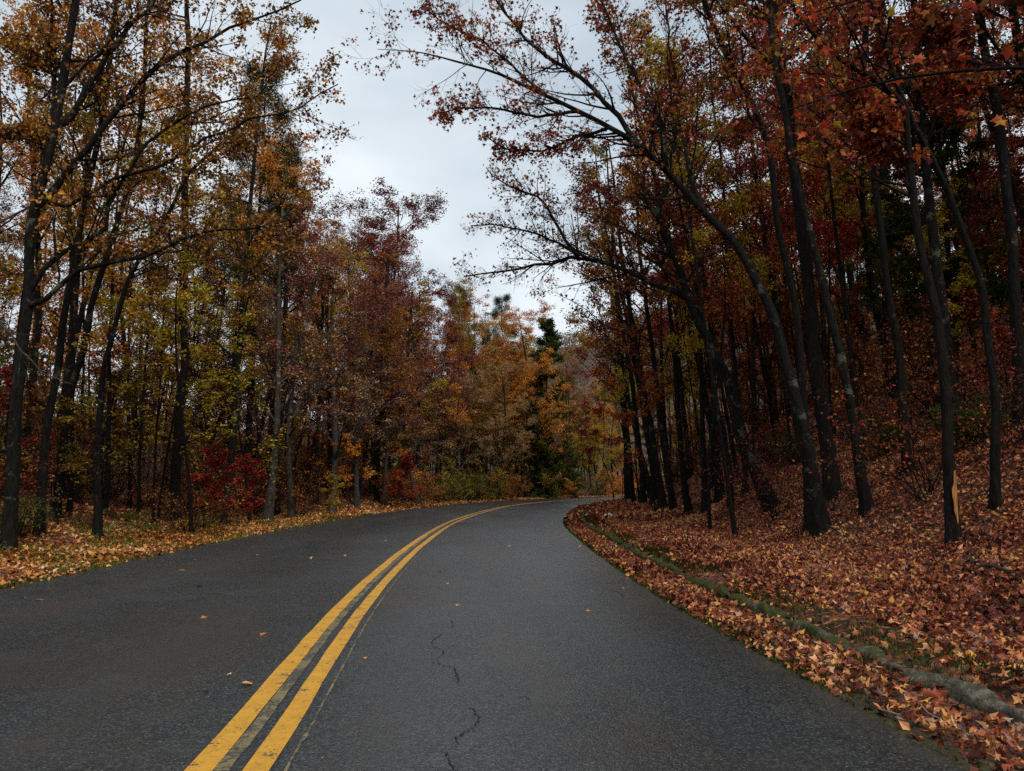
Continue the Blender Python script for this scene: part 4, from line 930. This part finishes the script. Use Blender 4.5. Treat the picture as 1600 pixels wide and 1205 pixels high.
scatter(60, 11, 60, 3.6, 13, -1, ['brush0', 'brush1', 'brush0'], ['rust', 'maroon', 'olive', 'mixed'], .9, 'shrub', 'bare twiggy shrub with %s leaves inside the left wood', 'bare twiggy shrubs in the left wood', 'shrub', (.7, 1.2))
scatter(26, 11, 40, 4.5, 13, 1, ['brush0', 'brush1'], ['rust', 'redmix', 'maroon'], 1.0, 'shrub', 'bare twiggy shrub with %s leaves on the right bank', 'bare twiggy shrubs on the right bank', 'shrub', (.6, 1.0))

# each copy gets words of its own: what it is, its colour, and the traced tree it stands nearest to
NICK = []
for o in COL.objects:
    if o.get('nick'): NICK.append((o.location.x, o.location.y, o['nick'])); del o['nick']
ORD = ['first', 'second', 'third', 'fourth', 'fifth', 'sixth', 'seventh', 'eighth', 'ninth', 'tenth', 'eleventh', 'twelfth', 'thirteenth', 'fourteenth', 'fifteenth', 'sixteenth', 'seventeenth', 'eighteenth', 'nineteenth', 'twentieth'] + ['rightmost'] * 40
cells = {}
for o in PLACED:
    g = o.get('group') or ''
    if g and g != 'slender leaning stems by the bend':
        x, y = o.location.x, o.location.y
        c = [n for n in NICK if (n[0] > 0) == (x > 0 or y > 60) or True]
        n = min(c, key=lambda n: (n[0] - x) ** 2 + (n[1] - y) ** 2)
        dist = math.hypot(n[0] - x, n[1] - y)
        rel = 'beside' if dist < 3 else ('behind' if math.hypot(x, y) > math.hypot(n[0], n[1]) else 'before')
        if rel != 'beside': rel += ' and left of' if project(x, y, 1)[0] < project(n[0], n[1], 1)[0] else ' and right of'
        col = o['label'].split(' with ')[1].split(' leaves')[0]
        form = {'sapling': 'low sapling', 'shrub': 'low shrub'}.get(o['category'], 'tree')
        if 'slim' in o['label'] or 'slender' in o['label']: form = 'slim tree'
        if 'twiggy' in o['label']: form = 'twiggy shrub'
        cells.setdefault((form, col, rel, n[2]), []).append(o)
for (form, col, rel, nk), os_ in cells.items():
    os_.sort(key=lambda o: project(*o.location)[0])
    for i, o in enumerate(os_):
        pre = '' if len(os_) == 1 else ORD[i] + ' from left, '
        o['label'] = '%s%s with %s leaves %s the %s' % (pre, form, col, rel, nk)

# ------------------------------------------------------------------ distant wooded hill
def hill():
    x = np.linspace(-400, 800, 70); y = np.linspace(260, 1000, 40); X, Y = np.meshgrid(x, y, indexing='ij')
    def hz(X, Y):
        return (100 + 46 * ss(0, 170, X) - 50 * ss(20, -120, X)) * np.exp(-((Y - 560) / 170) ** 2) + 5 * np.sin(X / 37 + Y / 60) + 4 * np.sin(X / 23 - Y / 41) - 6
    Z = hz(X, Y); i = np.arange(X.size).reshape(X.shape)
    q = NB('far_slope'); g = q.n('ShaderNodeNewGeometry').outputs['Position']
    q.bsdf(q.ramp(q.noise(g, .05, 4.0), [(.35, (.05, .045, .035)), (.65, (.10, .07, .05))]), 1.0)
    link('hill', make_mesh('hill', np.stack([X.ravel(), Y.ravel(), Z.ravel()], 1), [np.stack([i[:-1, :-1], i[1:, :-1], i[1:, 1:], i[:-1, 1:]], -1).reshape(-1, 4)], q.m, True),
         kind='structure', label='distant wooded hill beyond the bend')
    r = np.random.default_rng(9); n = 2600
    px = r.uniform(-40, 260, n); py = r.uniform(330, 600, n); pz = hz(px, py)
    m = 28; idx = np.repeat(np.arange(n), m); rr = r.uniform(3.0, 5.2, n)
    d = norm(r.normal(size=(n * m, 3))); P = np.stack([px, py, pz + 6], 1)[idx] + d * (rr[idx] * r.uniform(.6, 1, n * m))[:, None] * np.array([1, 1, 1.25])
    V, F, per = leaves(P, 1.1, r, flat=.6)
    tone = np.clip(r.uniform(0, 1, n)[idx] * .9 + .1 * r.uniform(0, 1, n * m), 0, 1)
    lm = leaf_material('far_wood', [(0, (.05, .075, .06)), (.25, (.12, .125, .11)), (.5, (.19, .15, .13)), (.75, (.27, .18, .14)), (1, (.30, .24, .17))], .2)
    link('hill_wood', make_mesh('hill_wood', V, F, lm, False, tone=np.repeat(tone, per)), kind='stuff', label='mixed autumn wood covering the distant hill')
hill()

# ------------------------------------------------------------------ fallen leaves, grass
rl_ = np.random.default_rng(31)
def litter(n, s0, s1, a0, a1, side, size, tmpl, pw=1.0, lift=.03, flat=2.2, dens=None):
    s_ = S0 + s0 + (s1 - s0) * rl_.uniform(size=n); off = a0 + (a1 - a0) * rl_.uniform(size=n) ** pw
    lat = np.interp(s_, CS, WR) + off if side > 0 else -(np.interp(s_, CS, WL) + off)
    x, y = pos(s_, lat); keep = (y > 1.5) & (np.abs(x) < y * .72 + 2.0)
    if dens is not None: keep &= rl_.uniform(size=n) < dens(s_ - S0, off, x, y)
    s_, lat, x, y = s_[keep], lat[keep], x[keep], y[keep]
    z = h_lat(s_, lat, x, y) + rl_.uniform(.004, lift, len(x))
    V, F, per = leaves(np.stack([x, y, z], 1), size, rl_, tmpl=tmpl, flat=flat, sv=.4, curl=.5)
    t = np.clip(rl_.beta(1.15, 1.35, len(x)) * 1.15, 0, 1); return V, F[0], np.repeat(t, per)
def cat(ls):
    V = []; Fs = {}; Ts = {}; o = 0
    for v, f, t in ls:
        V.append(v); Fs.setdefault(f.shape[1], []).append(f + o); Ts.setdefault(f.shape[1], []).append(t); o += len(v)
    ks = sorted(Fs); return np.concatenate(V), [np.concatenate(Fs[k]) for k in ks], np.concatenate([np.concatenate(Ts[k]) for k in ks])
gapR = lambda s_, o, x, y: np.where(o < .90, np.where(o > .60, np.where(s_ < 8, .12, .15), np.where(o < .16, .16, np.where(np.sin(s_ * 2.9 + 3 * o) > .75, .3, .75))), np.where(o < 1.22, .22 + .2 * np.sin(s_ * 1.7), 1.0))
V, F, T = cat([litter(3900, 2.5, 9.5, .02, 6.0, 1, .060, RAGGED[k], 1.2, .055, 1.0, gapR) for k in range(6)] + [litter(9000, 2.5, 9.5, .02, 6.0, 1, .055, KITE, 1.2, .05, .8, gapR),
               *[litter(13000, 9, 24, .03, 13, 1, .066, RAG_S[k], 1.25, .06, .9, gapR) for k in range(5)], litter(22000, 9, 24, .03, 13, 1, .06, KITE, 1.25, .05, .8, gapR),
               litter(42000, 23, 62, .1, 18, 1, .135, KITE, 1.3, .06, 1.3, gapR),
               litter(20000, 4, 22, 6, 20, 1, .09, KITE, 1.0, .06, 1.3)])
link('fallen_leaves', make_mesh('fallen_leaves', V, F, LM['litter'], False, tone=T), kind='stuff', label='thick red and salmon leaf litter on the right bank')
V, F, T = cat([litter(1500, 2.5, 9.5, .02, 6.0, 1, .062, RAGGED[k], 1.1, .06, .9, gapR) for k in range(6)] + [litter(6000, 9, 26, .03, 15, 1, .066, RAG_S[k], 1.0, .07, .8, gapR) for k in range(5)])
link('fallen_leaves', make_mesh('fallen_leaves', V, F, LM['litter3'], False, tone=T), kind='stuff', label='older dark brown and wine red leaves scattered through the right bank litter')
gl = lambda s_, o, x, y: np.where(o < .15, .35, np.where(np.sin(x * 1.9 + 1.3 * np.sin(y * .7)) + np.sin(y * 1.3) > 0.7, .45, 1.0))
V, F, T = cat([litter(24000, 8, 32, .0, 3.4, -1, .075, MAPLE_S, 1.1, .05, 1.3, gl), litter(20000, 30, 92, .05, 3.2, -1, .12, KITE, 1.2, .05, 1.3, gl)])
link('fallen_leaves', make_mesh('fallen_leaves', V, F, LM['litter2'], False, tone=T), kind='stuff', label='ochre and orange leaves strewn along the left verge')
V, F, T = cat([litter(34000, 10, 60, 3.2, 17, -1, .12, KITE, 1.1, .06, 1.3)])
link('fallen_leaves', make_mesh('fallen_leaves', V, F, LM['litter'], False, tone=T), kind='stuff', label='brown red leaf litter under the trees of the left wood')

def grass(n, s0, s1, a0, a1, side, hgt, thr, pw=1.0):
    s_ = S0 + rl_.uniform(s0, s1, n); off = a0 + (a1 - a0) * rl_.uniform(size=n) ** pw
    lat = np.interp(s_, CS, WR) + off if side > 0 else -(np.interp(s_, CS, WL) + off)
    x, y = pos(s_, lat); k = (np.sin(x * 2.7 + 2 * np.sin(y * 1.1)) + np.sin(y * 2.1 + x) + rl_.normal(0, .5, n) > thr) & (y > 2) & (np.abs(x) < y * .72 + 2)
    x, y, s_, lat = x[k], y[k], s_[k], lat[k]; z = h_lat(s_, lat, x, y)
    d = norm(np.stack([rl_.normal(0, .5, len(x)), rl_.normal(0, .5, len(x)), np.ones(len(x))], 1)); hh = hgt * rl_.uniform(.4, 1.3, len(x))
    a = rl_.uniform(0, 6.28, len(x)); wv = np.stack([np.cos(a), np.sin(a), 0 * a], 1) * (.0035 + .00025 * y)[:, None]
    b = np.stack([x, y, z - .005], 1); mid = b + d * hh[:, None] * .55; tip = b + d * hh[:, None] + np.stack([d[:, 0], d[:, 1], -.25 * np.ones(len(x))], 1) * hh[:, None] * .4
    V = np.stack([b - wv, b + wv, mid + wv * .8, tip, mid - wv * .8], 1).reshape(-1, 3); i = np.arange(len(x)) * 5
    return V, np.stack([i, i + 1, i + 2, i + 3, i + 4], 1), rl_.uniform(0, 1, len(x))
V, F, T = cat([grass(16000, 2.5, 16, .0, 1.25, 1, .05, .2), grass(16000, 14, 60, .0, 1.3, 1, .06, .1), grass(22000, 2.5, 40, .55, 1.25, 1, .05, -1.2), grass(16000, 2.5, 40, .0, .2, 1, .04, -1.0), grass(3500, 2.5, 30, 1.0, 4, 1, .06, 1.3)])
link('grass', make_mesh('grass', V, F, LM['moss'], False, tone=T), kind='stuff', label='mossy grass tufts along the right edge of the asphalt and the kerb')
V, F, T = cat([grass(40000, 8, 34, .0, 3.8, -1, .10, -.3), grass(12000, 32, 95, .1, 3.6, -1, .12, .0), grass(7000, 9, 30, 2.6, 4.8, -1, .26, .8)])
link('grass', make_mesh('grass', V, F, LM['grass'], False, tone=T), kind='stuff', label='grass showing between the fallen leaves on the left verge')

# single leaves lying on the asphalt
PM = [make_mesh('fallen_leaf', RAGGED[int(q * 2) % 6][0] * np.array([1, 1, .8]), MAPLE[1], LM[p], False, tone=np.full(10, t)) for p, t, q in
      (('litter', .95, 1.5), ('litter2', .62, 2.2), ('litter', .75, 2.8), ('litter2', .95, 1.2), ('litter', .2, 1.8))]
road_leaves = [(320, 965, 1, .13, 'orange leaf lying curled in the left lane'), (414, 991, 2, .11, 'tan leaf left of the yellow lines'), (392, 1069, 3, .13, 'largest pale curled leaf beside the yellow lines'),
    (355, 1057, 3, .06, 'small pale leaf left of the largest curled leaf'), (321, 1081, 4, .08, 'brown leaf below and left of the small pale leaf'), (688, 894, 0, .14, 'peach leaf in the right lane, upper of a close pair'),
    (700, 912, 0, .13, 'peach leaf in the right lane, lower of a close pair'), (572, 1029, 0, .07, 'small peach leaf just right of the yellow lines'), (918, 955, 1, .09, 'ochre leaf alone in the right half of the right lane'),
    (712, 947, 0, .09, 'small peach leaf below the close pair'), (289, 892, 3, .15, 'pale leaf near the left verge'), (313, 917, 4, .12, 'dark leaf below the pale leaf near the left verge'),
    (401, 868, 3, .13, None), (459, 929, 3, .07, None), (499, 929, 3, .07, None), (650, 878, 0, .14, None), (248, 884, 2, .12, None), (305, 876, 3, .1, None), (540, 868, 3, .1, None), (484, 873, 3, .1, None),
    (605, 845, 3, .15, None), (444, 836, 2, .14, None), (435, 834, 2, .14, None), (370, 846, 1, .13, None), (400, 840, 2, .12, None), (565, 820, 3, .15, None), (617, 810, 3, .15, None), (643, 812, 0, .15, None),
    (733, 838, 0, .14, None), (795, 853, 3, .13, None), (895, 844, 3, .12, None), (908, 854, 3, .12, None), (840, 803, 3, .15, None), (855, 795, 3, .18, None), (865, 796, 3, .18, None), (975, 920, 3, .06, None),
    (33, 935, 1, .12, None), (60, 938, 1, .1, None), (590, 790 + 40, 2, .12, None), (985, 899, 3, .07, None)]
TINY = []
for (px, py, m, sz, lb) in road_leaves:
    d = ray(px, py); x, y = d[0] * CAM_H / -d[2], d[1] * CAM_H / -d[2]
    o = link('fallen_leaf', PM[m], loc=(x, y, .012)); o.scale = (sz * .72,) * 3; o.rotation_euler = (rl_.normal(0, .2), rl_.normal(0, .25), rl_.uniform(0, 6.28))
    o['category'] = 'leaf'; o['group'] = 'single leaves on the asphalt'
    o['label'] = lb or ''
    if not lb: TINY.append(o)

for lane, test in (('left', lambda o: o.location.x < CL[np.argmin(np.abs(CL[:, 1] - o.location.y)), 0]), ('right', lambda o: True)):
    q = sorted([o for o in TINY if not o['label'] and test(o)], key=lambda o: o.location.y)
    for i, o in enumerate(q): o['label'] = '%s nearest of the small pale leaves in the %s lane' % (ORD[i], lane)

# ------------------------------------------------------------------ chain-link fence in the left wood
def fence():
    root = empty('chain_link_fence', (-17, 30, float(H(-17, 30)[0])), 'grey chain-link fence behind the trunks of the left wood', 'fence')
    off = np.array([[-17, 30, root.location[2]]])
    st = np.arange(S0 + 12, S0 + 62, 2.8); lat = -(np.interp(st, CS, WL) + 11.0); x, y = pos(st, lat); z = h_lat(st, lat, x, y)
    z = np.convolve(np.pad(z, 2, 'edge'), np.ones(5) / 5, 'valid')
    for a, b_, c in zip(x, y, z):
        P = np.array([[[a, b_, c - .3], [a, b_, c + 1.0], [a, b_, c + 2.05]]]) - off; v, f = tubes(P, np.full((1, 3), .035), 8)
        link('post', make_mesh('post', v, [f], M_WIRE, True), root)
    P = np.stack([x, y, z + 2.0], 1)[None] - off; v, f = tubes(P, np.full((1, len(x)), .024), 6)
    link('top_rail', make_mesh('top_rail', v, [f], M_WIRE, True), root)
    # woven wires, both diagonals
    u = np.concatenate([[0], np.cumsum(np.hypot(np.diff(x), np.diff(y)))]); segs = []
    for a in np.arange(0, u[-1] - 2, .075):
        for sg in (0, 1):
            c = np.array([a, a + .66, a + 1.32, a + 1.98]); hh = np.array([.03, .68, 1.33, 1.98]); hh = hh if sg else hh[::-1]
            segs.append(np.stack([np.interp(c, u, x), np.interp(c, u, y), np.interp(c, u, z) + hh], 1))
    v, f = tubes(np.array(segs) - off, np.full((len(segs), 4), .0022), 3)
    link('wire_mesh', make_mesh('wire_mesh', v, [f], M_WIRE), root, kind='stuff')
fence()

# ------------------------------------------------------------------ small things
def rod(name, P, r0, r1, mat, label, cat, n=6):
    P = np.array(P, float); off = P[0].copy(); Q = resample(P - off, 12)[None]
    v, f = tubes(Q, np.linspace(r0, r1, 12)[None], n); o = link(name, make_mesh(name, v, [f], mat, True), loc=tuple(off)); o['label'] = label; o['category'] = cat; return o
def gp(px, py, up=0.0):
    p = ground_hit(px, py); p[2] += up; return p
rod('stick', [gp(1372, 1118, .03), gp(1395, 1129, .035), gp(1420, 1138, .03)], .007, .004, M_STICK, 'pale straight stick at the right edge of the asphalt', 'stick')
rod('stick', [gp(1440, 1120, .05), gp(1452, 1131, .055), gp(1470, 1142, .05)], .005, .003, M_STICK, 'short grey stick among leaves right of the pale straight one', 'stick')
p0 = gp(973, 783); rod('marker_stake', [p0 - [0, 0, .2], p0 + [.02, 0, 1.0], p0 + [.06, 0, 2.3]], .035, .03, M_POST, 'thin dark stake at the inside of the bend', 'stake')
# white scrap of cloth on the leaves
r = np.random.default_rng(4); n = 9; u, v_ = np.meshgrid(np.linspace(-1, 1, n), np.linspace(-1, 1, n), indexing='ij')
zz = .08 * np.exp(-(u ** 2 + v_ ** 2) * 1.3) + .035 * np.sin(5 * u + 2 * v_) + .03 * np.sin(7 * v_); P = np.stack([u * .15 + .02 * np.sin(4 * v_), v_ * .12 + .02 * np.sin(5 * u), zz], -1).reshape(-1, 3)
i = np.arange(n * n).reshape(n, n); pr = gp(951, 809, .05)
o = link('white_rag', make_mesh('white_rag', P, [np.stack([i[:-1, :-1], i[1:, :-1], i[1:, 1:], i[:-1, 1:]], -1).reshape(-1, 4)], M_WHITE, True), loc=tuple(pr))
o['label'] = 'crumpled white scrap lying on the leaves inside the bend'; o['category'] = 'rag'
# fallen boughs on the right slope and a pale hanging one at the left
def bough(name, P, r0, label, seed, mat):
    rng = np.random.default_rng(seed); P = np.array(P, float); off = P[0].copy(); A = resample(P - off, 14)[None]; A = A + rng.normal(0, .02, A.shape)
    AR = np.linspace(r0, r0 * .35, 14)[None]; B, BR = grow(A, AR, 9, .2, 1, .28, (25, 60), .02, .12, 6, .5, rng, rmin=.004)
    v, f = merge([tubes(A, AR, 7), tubes(B, BR, 4)]); o = link(name, make_mesh(name, v, [f], mat, True), loc=tuple(off)); o['label'] = label; o['category'] = 'branch'
bough('fallen_branch', [gp(1465, 640, .25), gp(1500, 610, .3), gp(1550, 590, .35), gp(1598, 560, .4)], .10, 'dark fallen bough lying across the upper right bank', 6, BARK)
bough('fallen_branch', [gp(1385, 700, .2), gp(1340, 690, .25), gp(1310, 668, .3)], .05, 'fallen branch behind the lichen patched trunk', 7, BARK)
bough('fallen_branch', [gp(1590, 905, .05), gp(1540, 900, .1), gp(1500, 884, .06)], .02, 'thin fallen branch on the leaves right of the scarred trunk', 8, BARK_G)
bough('dead_branch', [at_depth(-30, 480, 13), at_depth(5, 510, 13), at_depth(30, 545, 12.8), at_depth(60, 575, 12.6), at_depth(90, 592, 12.4), at_depth(112, 602, 12.2)], .022, 'pale bare branch hanging in front of the trunks at the left edge', 9, BARK_G)
